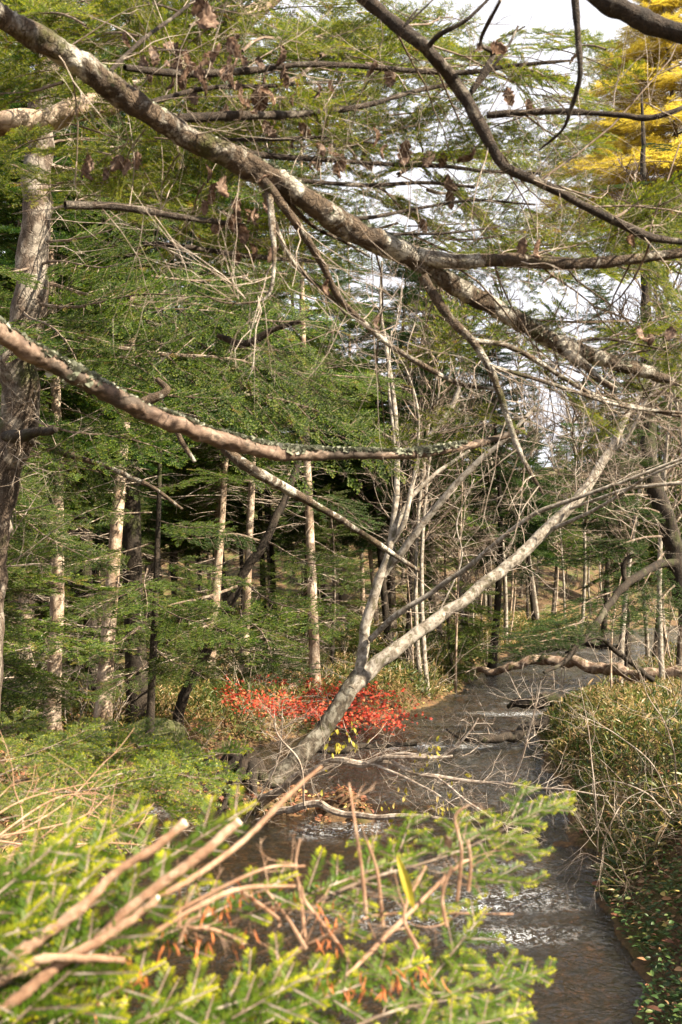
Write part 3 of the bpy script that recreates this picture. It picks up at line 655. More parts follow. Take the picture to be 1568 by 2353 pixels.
lp([(1085, 210, 3), (1120, 155, 3), (1135, 120, 3.0), (1105, 95, 2.9), (1150, 0, 2.8)], [7, 8, 9, 6, 5], 33)
lp([(1318, -20, 2.4), (1325, 80, 2.4), (1330, 170, 2.4), (1310, 250, 2.45), (1290, 300, 2.5), (1240, 345, 2.6)], [11, 10, 8, 7, 5, 3], 34)
lp([(1065, 240, 3), (1120, 170, 3), (1165, 110, 3), (1190, 60, 3.1)], [5, 5, 4, 3], 35)
lp([(960, 20, 2.8), (930, 60, 2.8), (1000, -5, 2.8)], [3, 3, 3], 36)
g, _, _ = limb_w([TB(9.0), np.array([-1.2, 2.0, 6.0])] + PX([(1375, -10, 2.3), (1440, 25, 2.3), (1510, 58, 2.3), (1640, 100, 2.3)]), [.07, .05, .023, .024, .024, .022], 10, 16, .2, 22, 45); child('corner_limb', g, [M['limb_dark']], fo)
# branches hanging below the main limb
LPM = M['limb']
lp([(590, 400, 2.9), (640, 460, 2.9), (700, 540, 2.95), (745, 610, 3), (780, 680, 3.05), (830, 735, 3.1), (900, 795, 3.15), (990, 848, 3.2), (1060, 882, 3.3), (1150, 895, 3.35)], [18, 15, 13, 11, 10, 9, 8, 8, 6, 4], 51)
lp([(975, 632, 3.2), (1010, 690, 3.2), (1045, 740, 3.2), (1085, 785, 3.2), (1120, 840, 3.2), (1145, 900, 3.2), (1165, 960, 3.2), (1190, 1030, 3.2), (1215, 1080, 3.2), (1250, 1138, 3.2)], [15, 14, 14, 12, 11, 9, 9, 8, 6, 4], 52)
lp([(1085, 785, 3.2), (1180, 800, 3.25), (1300, 870, 3.4), (1400, 920, 3.5), (1600, 965, 3.6)], [8, 8, 7, 6, 5], 53)
lp([(1120, 840, 3.2), (1230, 870, 3.25), (1330, 905, 3.4), (1440, 935, 3.5), (1600, 950, 3.6)], [6, 6, 6, 5, 4], 54)
lp([(620, 445, 2.9), (628, 520, 2.85), (632, 590, 2.8), (625, 660, 2.8), (600, 690, 2.8), (520, 695, 2.75), (450, 668, 2.7)], [12, 10, 7, 6, 4, 3, 2], 55)
lp([(610, 440, 2.95), (650, 560, 3.0), (690, 620, 3.1), (760, 680, 3.2), (800, 730, 3.3)], [10, 7, 6, 5, 3], 56)
lp([(650, 455, 3.), (720, 520, 3.1), (800, 560, 3.2), (850, 590, 3.3)], [8, 6, 5, 3], 57)
lp([(1290, 805, 3.6), (1340, 840, 3.6), (1370, 870, 3.6), (1415, 900, 3.6)], [15, 13, 10, 8], 58)
lp([(1300, 790, 3.6), (1400, 780, 3.6), (1520, 800, 3.6)], [6, 5, 3], 59)
LPM = M['limb_dark']
# level fir branches that carry the foliage
g = Geo(); lev = [
    ([(290, 150, 2.75), (420, 165, 2.9), (560, 162, 3.0), (700, 150, 3.1), (850, 155, 3.2), (1060, 165, 3.3), (1180, 150, 3.35), (1310, 140, 3.4)], [10, 11, 10, 8, 8, 7, 6, 4]),
    ([(410, 272, 2.85), (560, 265, 2.95), (700, 260, 3.1), (840, 240, 3.2), (940, 215, 3.3), (1040, 195, 3.4)], [14, 13, 10, 8, 7, 6]),
    ([(520, 345, 2.95), (650, 360, 3.1), (760, 368, 3.2), (900, 378, 3.3), (1020, 382, 3.4), (1120, 395, 3.5), (1240, 400, 3.6)], [10, 9, 7, 6, 6, 5, 4]),
    ([(150, 470, 2.7), (280, 478, 2.8), (420, 500, 2.9), (560, 520, 3.0)], [12, 12, 9, 6]),
    ([(560, 395, 3.), (700, 415, 3.1), (850, 425, 3.25), (980, 420, 3.4), (1090, 430, 3.5)], [7, 7, 6, 5, 4]),
    ([(700, 465, 3.05), (820, 500, 3.1), (960, 480, 3.3), (1090, 460, 3.4), (1230, 470, 3.5)], [7, 6, 5, 4, 3]),
    ([(820, 560, 3.2), (900, 540, 3.2), (1030, 535, 3.2), (1150, 520, 3.3)], [5, 5, 4, 3]),
    ([(230, 190, 2.7), (330, 90, 2.9), (420, 20, 3.1), (520, -60, 3.2)], [7, 6, 5, 4]),
    ([(330, 240, 2.75), (480, 200, 2.95), (640, 195, 3.1), (760, 190, 3.3)], [8, 7, 6, 4]),
    ([(460, 320, 2.95), (620, 320, 3.1), (760, 315, 3.2), (860, 330, 3.3)], [6, 6, 5, 3]),
    ([(330, 560, 2.9), (440, 570, 3.1), (600, 590, 3.3), (720, 600, 3.5)], [5, 8, 7, 5]),
    ([(500, 770, 4.2), (560, 790, 4.2), (620, 760, 4.2), (690, 740, 4.2)], [8, 12, 9, 6])]
for i, (a, b) in enumerate(lev): lp(a, b, 80 + i)
g = Geo()
for i, (p, n, L, r) in enumerate(((LA, 30, .42, .0022), (LA2, 18, .4, .002), (LC[40:], 24, .42, .002))):
    twig_along(g, p[-320:], n, L, r, 100 + i, 2, .0, bend=.5)
rs2 = np.random.RandomState(8)
def regtw(g, n, x0, x1, y0, y1, d0, d1, L, r, rsd, depth=2, bend=.8, **kw):
    q = np.random.RandomState(rsd)
    for _ in range(n):
        a = P(q.uniform(x0, x1), q.uniform(y0, y1), q.uniform(d0, d1)); v = q.normal(0, 1, 3) * (1, .4, .6)
        twigs(g, a, v, L * q.uniform(.6, 1.3), r * q.uniform(.6, 1.3), depth, q, 4, 0, bend=bend, **kw)
for i, (a, b) in enumerate(lev):
    w_ = spline(np.array(PX(a)), 8); twig_along(g, w_, 16, .40, .0017, 200 + i, 2, -.05, bend=.5, dirs=(0, 0, 0))
for i, a in enumerate(([(590, 400, 2.9), (700, 540, 2.95), (780, 680, 3.05), (900, 795, 3.15), (1150, 895, 3.35)], [(975, 632, 3.2), (1085, 785, 3.2), (1165, 960, 3.2), (1250, 1138, 3.2)],
        [(1085, 785, 3.2), (1300, 870, 3.4), (1600, 965, 3.6)], [(1120, 840, 3.2), (1330, 905, 3.4), (1600, 950, 3.6)], [(628, 520, 2.85), (625, 660, 2.8), (520, 695, 2.75)], [(1122, 262, 3), (1300, 255, 3), (1620, 230, 3)])):
    w_ = spline(np.array(PX(a)), 8); twig_along(g, w_, (26, 16, 22, 22, 16, 26)[i], .42, .0018, 240 + i, 2, 0, bend=.5)
child('fine_twigs', g, [M['pale_twig']], fo)
g = Geo(); q = np.random.RandomState(71)
for (p, n, lo, hi) in ((LA[-330:], 12, .35, 1), (LC[-170:], 11, .1, 1), (LA2, 8, .05, .9)):
    for _ in range(n):
        j = int(q.uniform(lo, hi) * (len(p) - 2)); twigs(g, p[j], (q.uniform(-.4, 1), q.uniform(.2, 1.1), q.uniform(-.5, .5)), q.uniform(.5, 1.3), .0038, 3, q, 5, 0, .45, (3, 6), 0, .5, (25, 60), (0, 0, 1), 7)
child('side_twigs', g, [M['twig']], fo)
EXB = [bough(.7, s_, FR_TOP, 7, .40, .085, .85, .05, .2, .006, 4, bushy=.3) for s_ in (65, 66)]
TT = [[], []]
for (x0, x1, y0, y1, n, d0, d1) in ((860, 1250, 120, 560, 4, 3.8, 5.2), (1150, 1568, 400, 620, 5, 3.8, 5.2), (1080, 1568, 560, 960, 8, 4.0, 5.6), (100, 850, 0, 380, 30, 3.2, 4.8), (780, 1000, 380, 620, 5, 3.4, 4.6)):
    for _ in range(n):
        a = np.array([q.uniform(x0, x1), q.uniform(y0, y1)]); d = q.uniform(d0, d1); an = q.uniform(-.7, .7) + (math.pi if q.rand() < .35 else 0); l = q.uniform(220, 420); A_ = P(a[0], a[1], d); B_ = P(a[0] + l * math.cos(an), a[1] - l * math.sin(an) * .4, d + q.uniform(-.3, .4))
        T = frame(B_ - A_, (q.uniform(-.35, .35), q.uniform(.3, .9) if q.rand() < .3 else q.uniform(-2.2, -1.2), 1), A_, np.linalg.norm(B_ - A_) / .7, q.uniform(-.35, .35)); TT[q.randint(2)].append(T)
gx = Geo(); Bx = cat([inst(EXB[i], TT[i], q.normal(0, .1, len(TT[i]))) for i in (0, 1)]); gx.add(Bx[0], Bx[1], Bx[2], Bx[3], Bx[4]); ex = child('needle_sprays', gx, [M['needle_top'], M['twig']], fo, False); ex['kind'] = 'stuff'
# foliage sprays on those limbs
def spray_region(parent, lst, meshes, L, seed, name='foliage_bough'):
    q = np.random.RandomState(seed)
    for (x0, y0, x1, y1, d0, d1) in lst:
        put_bough(name, parent, meshes[q.randint(len(meshes))], L, P(x0, y0, d0), P(x1, y1, d1), (q.uniform(-.35, .35), q.uniform(.3, .9) if q.rand() < .3 else q.uniform(-2.2, -1.2), 1), q.uniform(-.35, .35), q.uniform(.8, 1.05))
tops = [(330, 90, 120, 30, 3.1, 3.5), (420, 30, 260, -40, 3.1, 3.6), (420, 60, 600, -30, 3.2, 3.8), (560, 120, 760, 40, 3.2, 3.9), (640, 170, 860, 90, 3.4, 4.2), (520, 60, 360, 110, 3.2, 3.5),
        (750, 150, 960, 30, 3.6, 4.4), (430, 150, 330, 60, 3.0, 3.4), (600, 250, 780, 190, 3.1, 3.8), (700, 260, 840, 330, 3.3, 3.9), (300, 330, 160, 420, 2.9, 3.1), (250, 350, 120, 330, 2.9, 3.2), (330, 300, 250, 430, 2.85, 3.1),
        (420, 360, 330, 460, 2.9, 3.2), (480, 420, 380, 560, 2.9, 3.3), (500, 480, 620, 560, 3.0, 3.5), (560, 370, 720, 450, 3.3, 3.9), (900, 390, 1050, 330, 3.4, 4.1), (850, 430, 1000, 500, 3.4, 4.0),
        (980, 420, 1130, 480, 3.5, 4.1), (300, 480, 470, 460, 3.2, 3.6), (1200, 255, 1080, 330, 3.1, 3.5), (1200, 150, 1330, 220, 3.3, 3.8), (1200, 260, 1330, 330, 3.1, 3.6), (1300, 255, 1190, 180, 3.0, 3.4),
        (1450, 520, 1330, 600, 3.2, 3.5), (1400, 500, 1530, 440, 3.1, 3.5), (1480, 540, 1568, 470, 3.2, 3.6), (1300, 605, 1200, 560, 3.3, 3.7), (1480, 850, 1380, 940, 3.9, 4.3), (1340, 860, 1230, 800, 3.6, 4.0), (1400, 780, 1530, 740, 3.6, 4.1),
        (1200, 60, 1100, 120, 3.1, 3.4), (900, 155, 780, 230, 3.3, 3.7), (1000, 160, 1120, 90, 3.4, 3.9), (200, 60, 60, -20, 3.1, 3.5), (1250, 870, 1380, 950, 3.5, 3.9), (1040, 200, 900, 290, 3.5, 3.9), (1000, 600, 1130, 575, 3.2, 3.4),
        (1400, 120, 1250, 60, 2.9, 3.3), (1420, 600, 1568, 650, 3.4, 3.8), (1200, 1000, 1130, 940, 3.4, 3.7), (620, 330, 500, 410, 3.1, 3.4), (1440, 940, 1340, 1030, 3.6, 3.9)]
q = np.random.RandomState(55)
for (x0, x1, y0, y1, n, d0, d1) in ((60, 880, -20, 190, 24, 3.6, 5.0), (120, 620, 300, 560, 12, 3.6, 4.6), (850, 1260, 300, 560, 3, 3.8, 4.8), (1100, 1350, 40, 480, 3, 3.8, 5.), (1080, 1568, 520, 960, 8, 4.2, 5.8), (650, 1250, 0, 120, 5, 3.8, 5)):
    for _ in range(n):
        a = (q.uniform(x0, x1), q.uniform(y0, y1), q.uniform(d0, d1)); an = q.uniform(-.9, .9) + (math.pi if q.rand() < .35 else 0); l = q.uniform(150, 260)
        tops.append((a[0], a[1], a[0] + l * math.cos(an), a[1] - l * math.sin(an) * .5, a[2], a[2] + q.uniform(-.3, .5)))
spray_region(fo, tops[:88], BT, 1.1, 5)
# lichen flakes along the upper side of the two thick limbs
def flakes(p, r, n, s0, seed, tr=(0, 1), side=(0, .3, 1)):
    q = np.random.RandomState(seed); base = Geo(); a = np.linspace(0, 6.283, 7, endpoint=False); rr = q.uniform(.5, 1.1, 7)
    v = np.vstack([[[0, 0, 0]], np.stack([np.cos(a) * rr, np.sin(a) * rr, q.uniform(.0, .55, 7)], -1)])
    base.add(v, [[0, i + 1, (i + 1) % 7 + 1] for i in range(7)]); A = base.arrays(); Ts = []; dr = []; m_ = len(p)
    cl = q.uniform(tr[0], tr[1], 40); cs = q.uniform(.004, .03, 40); ca_ = q.normal(0, .35, (40, 3))
    for i in range(n):
        kc = q.randint(40); t_ = np.clip(cl[kc] + q.normal(0, cs[kc]), *tr); j = min(int(t_ * (m_ - 1)), m_ - 2); d = unit(p[j + 1] - p[j]); u = unit(np.asarray(side) + ca_[kc] + q.normal(0, .25, 3)); u = unit(u - d * u.dot(d))
        pos = p[j] + (p[j + 1] - p[j]) * q.rand() + u * r[j] * .98; x = unit(q.normal(0, 1, 3)); T = frame(x, unit(u + q.normal(0, .55, 3)), pos, s0 * q.uniform(.4, 1.7)); Ts.append(T); dr.append(q.normal(0, .3))
    g = Geo(); B = inst(A, Ts, dr); g.add(B[0], B[1], 0, B[3]); return g
child('lichen', flakes(LA[-380:], RA[-380:], 5200, .0065, 3, (0, .95)), [M['lichen']], fo, False)
child('lichen', flakes(LB[-380:], RB[-380:], 5200, .0085, 4, (.08, .85)), [M['lichen']], fo, False)
child('lichen', flakes(LA[-380:], RA[-380:], 1200, .005, 9, (.55, .95), (0, -.6, .5)), [M['lichen']], fo, False)

# ---- the pale arching trunk behind, and the big old trunk at the left edge
g, _, _ = limb_w([np.array([-4.3, 5.2, gh(-4.3, 5.2) - .2]), np.array([-4.0, 5.0, 2.5]), np.array([-2.9, 4.7, 4.9])] + PX([(-30, 300, 4.4), (90, 285, 4.4), (190, 245, 4.4), (275, 225, 4.5), (380, 185, 4.6), (480, 110, 4.7), (560, 45, 4.8), (650, -20, 4.9), (800, -160, 5.1)]),
                 [.13, .11, .075, .052, .056, .054, .052, .048, .045, .042, .038, .03], 12, 22, .12, 14, 61)
ar = empty('arching_trunk', (-4.3, 5.2, gh(-4.3, 5.2))); tag(ar, 'pale flaking trunk arching up from the left edge behind the lichened limb', 'tree')
child('trunk', g, [M['pale_bark']], ar)
g = Geo(); w_ = spline(np.array(PX([(275, 225, 4.5), (480, 110, 4.7), (560, 45, 4.8), (650, -20, 4.9)])), 6); twig_along(g, w_, 14, .45, .003, 61, 2); child('twigs', g, [M['pale_twig']], ar, False)

tl = P(20, 1340, 8.2); ot = empty('old_fir', (tl[0], tl[1], gh(tl[0], tl[1])))
tag(ot, 'big old fir with rough grey trunk standing at the left edge', 'tree')
pt = [(-40, 1900, 8.2), (-45, 1600, 8.2), (-30, 1300, 8.2), (8, 1100, 8.2), (32, 950, 8.2), (55, 750, 8.2), (75, 560, 8.2), (92, 400, 8.2), (105, 200, 8.2), (120, 0, 8.3), (130, -300, 8.4), (140, -700, 8.5), (140, -1100, 8.5)]
w_ = PX(pt); w_[0] = np.array([w_[1][0], 8.2, gh(tl[0], tl[1]) - .3]); g, LT, _ = limb_w(w_, [.16, .15, .15, .15, .155, .145, .125, .115, .10, .09, .08, .06, .02], 12, 24, .12, 9, 63)
child('trunk', g, [M['fir_bark']], ot)
mids = [  # (start px,py) (end px,py), depths: boughs growing from the old trunk to the right
    (60, 700, 420, 640, 8.2, 7.2), (60, 660, 560, 690, 8.2, 8.4), (50, 780, 380, 760, 8.2, 7.4), (50, 800, 620, 800, 8.2, 8.6), (80, 620, 330, 560, 8.2, 7.0), (40, 860, 520, 880, 8.2, 8.0), (200, 760, 760, 860, 8.0, 9.0), (300, 850, 860, 950, 8.4, 9.2),
    (300, 700, 760, 700, 8.4, 9.5), (350, 920, 900, 1010, 8.8, 9.6), (70, 560, 420, 470, 8.2, 7.8), (80, 480, 400, 380, 8.2, 8.8), (90, 420, 330, 300, 8.2, 7.8), (90, 350, 480, 250, 8.2, 9), (30, 950, 400, 1010, 8.2, 7.8), (60, 700, 160, 780, 8.2, 6.6),
    (350, 640, 720, 600, 8.4, 9.3), (90, 420, 10, 330, 8.2, 7.5), (70, 620, -40, 600, 8.2, 7.0), (400, 760, 700, 960, 8.6, 9.0), (20, 1010, 330, 1110, 8.2, 8.8), (480, 820, 900, 840, 8.8, 9.8), (100, 300, 300, 120, 8.2, 8.8), (105, 250, 20, 100, 8.2, 7.6), (110, 150, 380, -20, 8.2, 9.2),
    (110, 100, 60, -80, 8.2, 7.6), (90, 380, 600, 400, 8.2, 9.8)]
q = np.random.RandomState(91)
for i, (x0, y0, x1, y1, d0, d1) in enumerate(mids):
    put_bough('foliage_bough', ot, BM[q.randint(4)], 2.6, P(x0, y0, d0), P(x1, y1, d1), (q.uniform(-.25, .25), q.uniform(-1.9, -.8), 1), q.uniform(-.2, .2), q.uniform(.85, 1.1))
g = Geo(); twig_along(g, LT[20:90], 24, 1.2, .006, 92, 3, -.05, dirs=(1, -.2, 0)); child('dead_branches', g, [M['pale_twig']], ot, False)
# the mossy stub branch low on the trunk
g, _, _ = limb_w(PX([(15, 1000, 8.0), (60, 996, 7.8), (110, 990, 7.6), (128, 985, 7.5)]), [.05, .045, .03, .02], 6, 10, .25, 20, 64); child('mossy_stub', g, [M['dark_bark']], ot)
g = Geo()
lpw = lambda pts, rad, seed: child('side_branch', limb_w(PX(pts), [r * p[2] / F for r, p in zip(rad, pts)], 8, 8, .2, 15, seed, None, 1.5)[0], [M['limb']], ot)
lpw([(70, 1020, 8.1), (200, 1060, 8), (330, 1110, 7.8), (420, 1170, 7.8)], [9, 7, 5, 3], 65)
lpw([(500, 1010, 6), (590, 1080, 6), (680, 1140, 6.2), (790, 1200, 6.5), (880, 1260, 6.8), (960, 1310, 7)], [10, 13, 11, 8, 7, 4], 66)
lpw([(400, 975, 5), (420, 1020, 5), (448, 1062, 5)], [7, 6, 5], 67)
lpw([(330, 930, 5.5), (380, 900, 5.5), (360, 870, 5.5)], [12, 10, 6], 68)

# ---- boughs of the firs at mid distance (low flat tiers over the left bank, dark tiers over the stream)
lowt = P(455, 1340, 18.5); lb_ = empty('leaning_fir', (lowt[0] - .3, lowt[1], gh(lowt[0] - .3, lowt[1]))); tag(lb_, 'dark fir trunk leaning right on the left bank beside the red maple', 'tree')
g, _, _ = limb_w([np.array([lowt[0] - .35, 18.5, gh(lowt[0], 18.5) - .2])] + PX([(425, 1600, 18.5), (470, 1500, 18.5), (520, 1400, 18.5), (570, 1310, 18.5), (620, 1220, 18.6), (680, 1080, 18.8), (720, 900, 19)]), [.12, .095, .09, .085, .08, .075, .06, .04], 10, 16, .12, 8, 69)
child('trunk', g, [M['dark_bark']], lb_)
for (x0, y0, x1, y1, d0, d1) in ((540, 1350, 300, 1395, 18.4, 15.5), (520, 1420, 350, 1470, 18.4, 16), (560, 1340, 760, 1420, 18.4, 16.5), (480, 1480, 700, 1520, 18.4, 16.8), (600, 1250, 820, 1300, 18.6, 17), (610, 1240, 420, 1200, 18.6, 16.5), (560, 1400, 620, 1470, 18.4, 15.5), (660, 1120, 860, 1180, 18.8, 17.5), (660, 1120, 480, 1060, 18.8, 17)):
    put_bough('foliage_bough', lb_, (BM + BD)[q.randint(6)], 2.6, P(x0, y0, d0), P(x1, y1, d1), (0, -.45, 1), q.uniform(-.2, .2))
us = P(345, 1340, 15.8); uf = empty('fir_tree', (us[0], us[1], gh(us[0], us[1]))); tag(uf, 'slender fir before the thick black trunk spreading low flat green tiers', 'tree')
g, _ = trunk_geo(8.5, .075, 45, 12, bend=.4); link('trunk', g.mesh('trunk', [M['dark_bark']], True), uf)
for (x0, y0, x1, y1, d0, d1) in ((345, 1250, 120, 1300, 15.8, 15), (345, 1290, 560, 1320, 15.8, 15.2), (345, 1340, 170, 1400, 15.8, 14.6), (345, 1380, 540, 1450, 15.8, 14.6), (345, 1430, 200, 1500, 15.8, 14.4), (345, 1200, 520, 1200, 15.8, 15), (345, 1480, 470, 1550, 15.8, 14.6), (345, 1180, 180, 1160, 15.8, 14.8), (345, 1120, 480, 1090, 15.8, 15.2), (345, 1520, 230, 1590, 15.8, 14.6), (345, 1080, 230, 1050, 15.8, 15.2), (345, 1300, 320, 1400, 15.8, 14.0)):
    put_bough('foliage_bough', uf, BM[q.randint(4)], 2.6, P(x0, y0, d0), P(x1, y1, d1), (0, q.uniform(-.7, -.3), 1), q.uniform(-.15, .15))
le = P(-120, 1340, 11.5); lf = empty('fir_tree', (le[0], le[1], gh(le[0], le[1]))); tag(lf, 'fir at the left edge whose bright tiers hang before the orange trunks', 'tree')
g, tpp = trunk_geo(9, .13, 88, 14); link('trunk', g.mesh('trunk', [M['fir_bark']], True), lf)
for (x0, y0, x1, y1, d0, d1) in ((-120, 1150, 130, 1180, 11.5, 11), (-100, 1100, 240, 1260, 11.5, 10.6), (-100, 1060, 90, 1120, 11.5, 10.5), (-120, 1230, 110, 1290, 11.5, 12), (-120, 1000, 160, 1200, 11.5, 11.8), (-120, 1350, 60, 1240, 11.5, 10.2), (-140, 1500, 60, 1560, 11.5, 10), (-120, 1530, 40, 1690, 11.5, 9.8)):
    put_bough('foliage_bough', lf, BM[q.randint(4)], 2.6, P(x0, y0, d0), P(x1, y1, d1), (0, -.6, 1), q.uniform(-.2, .2))
# the dark leaning conifer on the right
rb = P(1560, 1340, 19.5); rt = empty('dark_conifer', (rb[0] + .5, rb[1], gh(rb[0] + .5, rb[1]))); tag(rt, 'dark mossy conifer at the right edge leaning its black branch over the stream', 'tree')
g, _, _ = limb_w([np.array([rb[0] + .7, 19.5, .3])] + PX([(1590, 1450, 19.5), (1560, 1300, 19.5), (1530, 1200, 19.5), (1502, 1100, 19.5), (1490, 950, 19.7), (1485, 700, 20), (1480, 400, 20.3), (1475, 200, 20.5)]), [.24, .20, .185, .17, .15, .13, .10, .06, .02], 10, 20, .14, 7, 71)
child('trunk', g, [M['dark_bark']], rt)
g, LN, _ = limb_w(PX([(1560, 1290, 19.4), (1500, 1305, 19), (1430, 1350, 18.3), (1400, 1390, 18), (1375, 1430, 17.6), (1330, 1480, 17), (1290, 1525, 16.5), (1250, 1545, 16.2)]), [.085, .08, .07, .065, .06, .05, .035, .02], 10, 12, .2, 8, 72)
limb_w(PX([(1440, 1342, 18.4), (1432, 1310, 18.4), (1436, 1285, 18.4), (1470, 1270, 18.4)]), [.05, .05, .045, .03], 8, 9, .25, 9, 73, g)
limb_w(PX([(1500, 1560, 19), (1420, 1500, 18), (1370, 1465, 17.5), (1300, 1500, 17)]), [.05, .045, .035, .02], 8, 9, .25, 9, 74, g)
child('drooping_branch', g, [M['dark_bark']], rt)
for (x0, y0, x1, y1, d0, d1) in ((1520, 1130, 1260, 1150, 19.5, 18), (1530, 1180, 1330, 1140, 19.5, 17.5), (1540, 1230, 1270, 1260, 19.5, 18), (1430, 1350, 1240, 1420, 18.3, 17.5), (1400, 1390, 1210, 1480, 18, 16.6), (1375, 1430, 1190, 1440, 17.6, 16.4), (1340, 1470, 1150, 1465, 17, 15.8),
        (1540, 1260, 1420, 1390, 19.5, 18), (1560, 1340, 1440, 1420, 19.5, 17.6), (1500, 1100, 1400, 1020, 19.5, 18), (1495, 1000, 1330, 980, 19.7, 18), (1490, 950, 1600, 960, 19.7, 18), (1488, 800, 1360, 780, 20, 18.5), (1485, 700, 1590, 700, 20, 18.5), (1484, 620, 1380, 600, 20.1, 18.8), (1482, 520, 1560, 480, 20.2, 18.8), (1480, 430, 1400, 410, 20.3, 19), (1478, 330, 1540, 330, 20.4, 19.3),
        (1495, 900, 1400, 860, 19.7, 18.8), (1490, 860, 1600, 840, 19.8, 18.4)):
    put_bough('foliage_bough', rt, BD[q.randint(2)], 2.6, P(x0, y0, d0), P(x1, y1, d1), (0, -.15, 1), q.uniform(-.1, .1), 1.)

# ---- the grey many-stemmed tree leaning over the water
bx, by = -1.15, 14.2; al = empty('leaning_grey_tree', (bx, by, gh(bx, by))); tag(al, 'grey-barked tree with several stems leaning right over the stream', 'tree')
def AL(pts, rad, n=12, k=18, seed=0, g=None): return limb_w(PX(pts), [.67 * r * p[2] / F for r, p in zip(rad, pts)], n, k, .10, 9, seed, g, .5)
g, s0, _ = AL([(585, 1860, 14.2), (630, 1795, 14.2), (690, 1735, 14.2), (740, 1680, 14.3), (790, 1605, 14.4), (822, 1560, 14.5), (845, 1540, 14.5)], [42, 33, 31, 30, 29, 28, 25], seed=81); M['alder_base'] = bark('grey_mossy_bark', (.035, .028, .02), (.13, .105, .075), (.27, .25, .20), .46, .60, 22, (.06, .06, .02), (1, 1, .6), 1, .008, .6); child('trunk', g, [M['alder_base']], al)
for i, (dx, dy) in enumerate(((-.9, -.3), (-.5, -.75), (.15, -.7), (.65, -.35), (-.95, .3), (.5, .4))):
    rp = np.array([[bx - .1 + dx * k, by + dy * k, gh(bx - .1 + dx * k, by + dy * k) + (.26, .10, .03, -.06)[j]] for j, k in enumerate((.10, .35, .65, 1.05))]); g = Geo(); sp = spline(np.column_stack([rp, [.10, .065, .045, .02]]), 6); tube(g, sp[:, :3], sp[:, 3], 9, 0, rough=.25, rs=9, seed=i); child('root', g, [M['dark_bark']], al)
g, s1, _ = AL([(800, 1592, 14.4), (838, 1550, 14.5), (900, 1500, 14.6), (1000, 1425, 14.8), (1100, 1352, 15), (1200, 1272, 15.3), (1280, 1195, 15.5), (1340, 1130, 15.7), (1400, 1040, 15.9), (1440, 955, 16.1), (1490, 870, 16.3), (1540, 700, 16.5)], [20, 26, 24, 21, 20, 20, 19, 18, 15, 11, 7, 4], seed=82)
child('stem', g, [M['alder']], al)
g, s2, _ = AL([(806, 1585, 14.4), (822, 1560, 14.5), (832, 1500, 14.5), (840, 1440, 14.5), (858, 1375, 14.5), (880, 1310, 14.5), (897, 1250, 14.5), (907, 1180, 14.5), (914, 1080, 14.6), (910, 980, 14.7), (900, 880, 14.8), (888, 800, 14.9), (875, 700, 15), (878, 600, 15)], [18, 21, 19, 18, 17, 15, 13, 11, 10, 9, 8, 7, 5, 3], seed=83)
child('stem', g, [M['alder']], al)
g, s3, _ = AL([(882, 1325, 14.5), (897, 1300, 14.5), (925, 1265, 14.4), (975, 1200, 14.3), (1040, 1120, 14.2), (1100, 1060, 14.1), (1170, 1000, 14), (1230, 935, 14)], [10, 14, 13, 12, 11, 10, 8, 5], seed=84)
child('stem', g, [M['alder']], al)
g = Geo(); thin = [([(900, 1250, 14.5), (930, 1195, 14.4), (952, 1100, 14.5), (975, 1020, 14.5), (1035, 940, 14.5), (1060, 880, 14.5)], [9, 9, 8, 8, 9, 6]),
    ([(905, 1230, 14.5), (940, 1150, 14.6), (1000, 1090, 14.7), (1080, 1035, 14.8)], [9, 8, 7, 5]),
    ([(850, 1470, 14.4), (910, 1415, 14.2), (1000, 1355, 14), (1080, 1300, 13.8), (1150, 1240, 13.6), (1230, 1180, 13.4), (1340, 1140, 13.2), (1450, 1100, 13), (1600, 1040, 12.8)], [11, 10, 9, 9, 8, 8, 7, 6, 4]),
    ([(1270, 1215, 15.4), (1340, 1185, 15), (1420, 1140, 14.6), (1500, 1090, 14), (1600, 1050, 13.8)], [8, 7, 6, 5, 4]),
    ([(910, 1120, 14.6), (905, 1000, 14.6), (893, 880, 14.7), (900, 760, 14.7)], [5, 5, 4, 3]),
    ([(955, 1080, 14.5), (962, 960, 14.5), (938, 860, 14.5), (890, 780, 14.4)], [5, 4, 4, 3]),
    ([(1310, 1170, 15.4), (1420, 1130, 15), (1500, 1115, 14.8), (1610, 1108, 14.6)], [6, 6, 7, 7]),
    ([(1400, 1040, 15.9), (1440, 1010, 15.8), (1500, 900, 15.7), (1600, 800, 15.6)], [7, 6, 5, 4]),
    ([(1000, 1425, 14.8), (1060, 1290, 14.9), (1050, 1200, 15), (1090, 1100, 15)], [3, 3, 3, 2])]
tp2 = []
for i, (a, b) in enumerate(thin): tp2.append(AL(a, b, 10, 8, 85 + i, g)[1])
child('thin_stems', g, [M['alder']], al)
g = Geo()
for i, (p, n, L) in enumerate([(s1[50:], 30, 1.3), (s2[70:], 14, .9), (s3[20:], 8, .8)] + [(p, 9, 1.0) for p in tp2]):
    twig_along(g, p, n, L, .007, 300 + i, 2, .15, bend=.6, nb=(3, 6))
child('twigs', g, [M['pale_twig']], al, False)

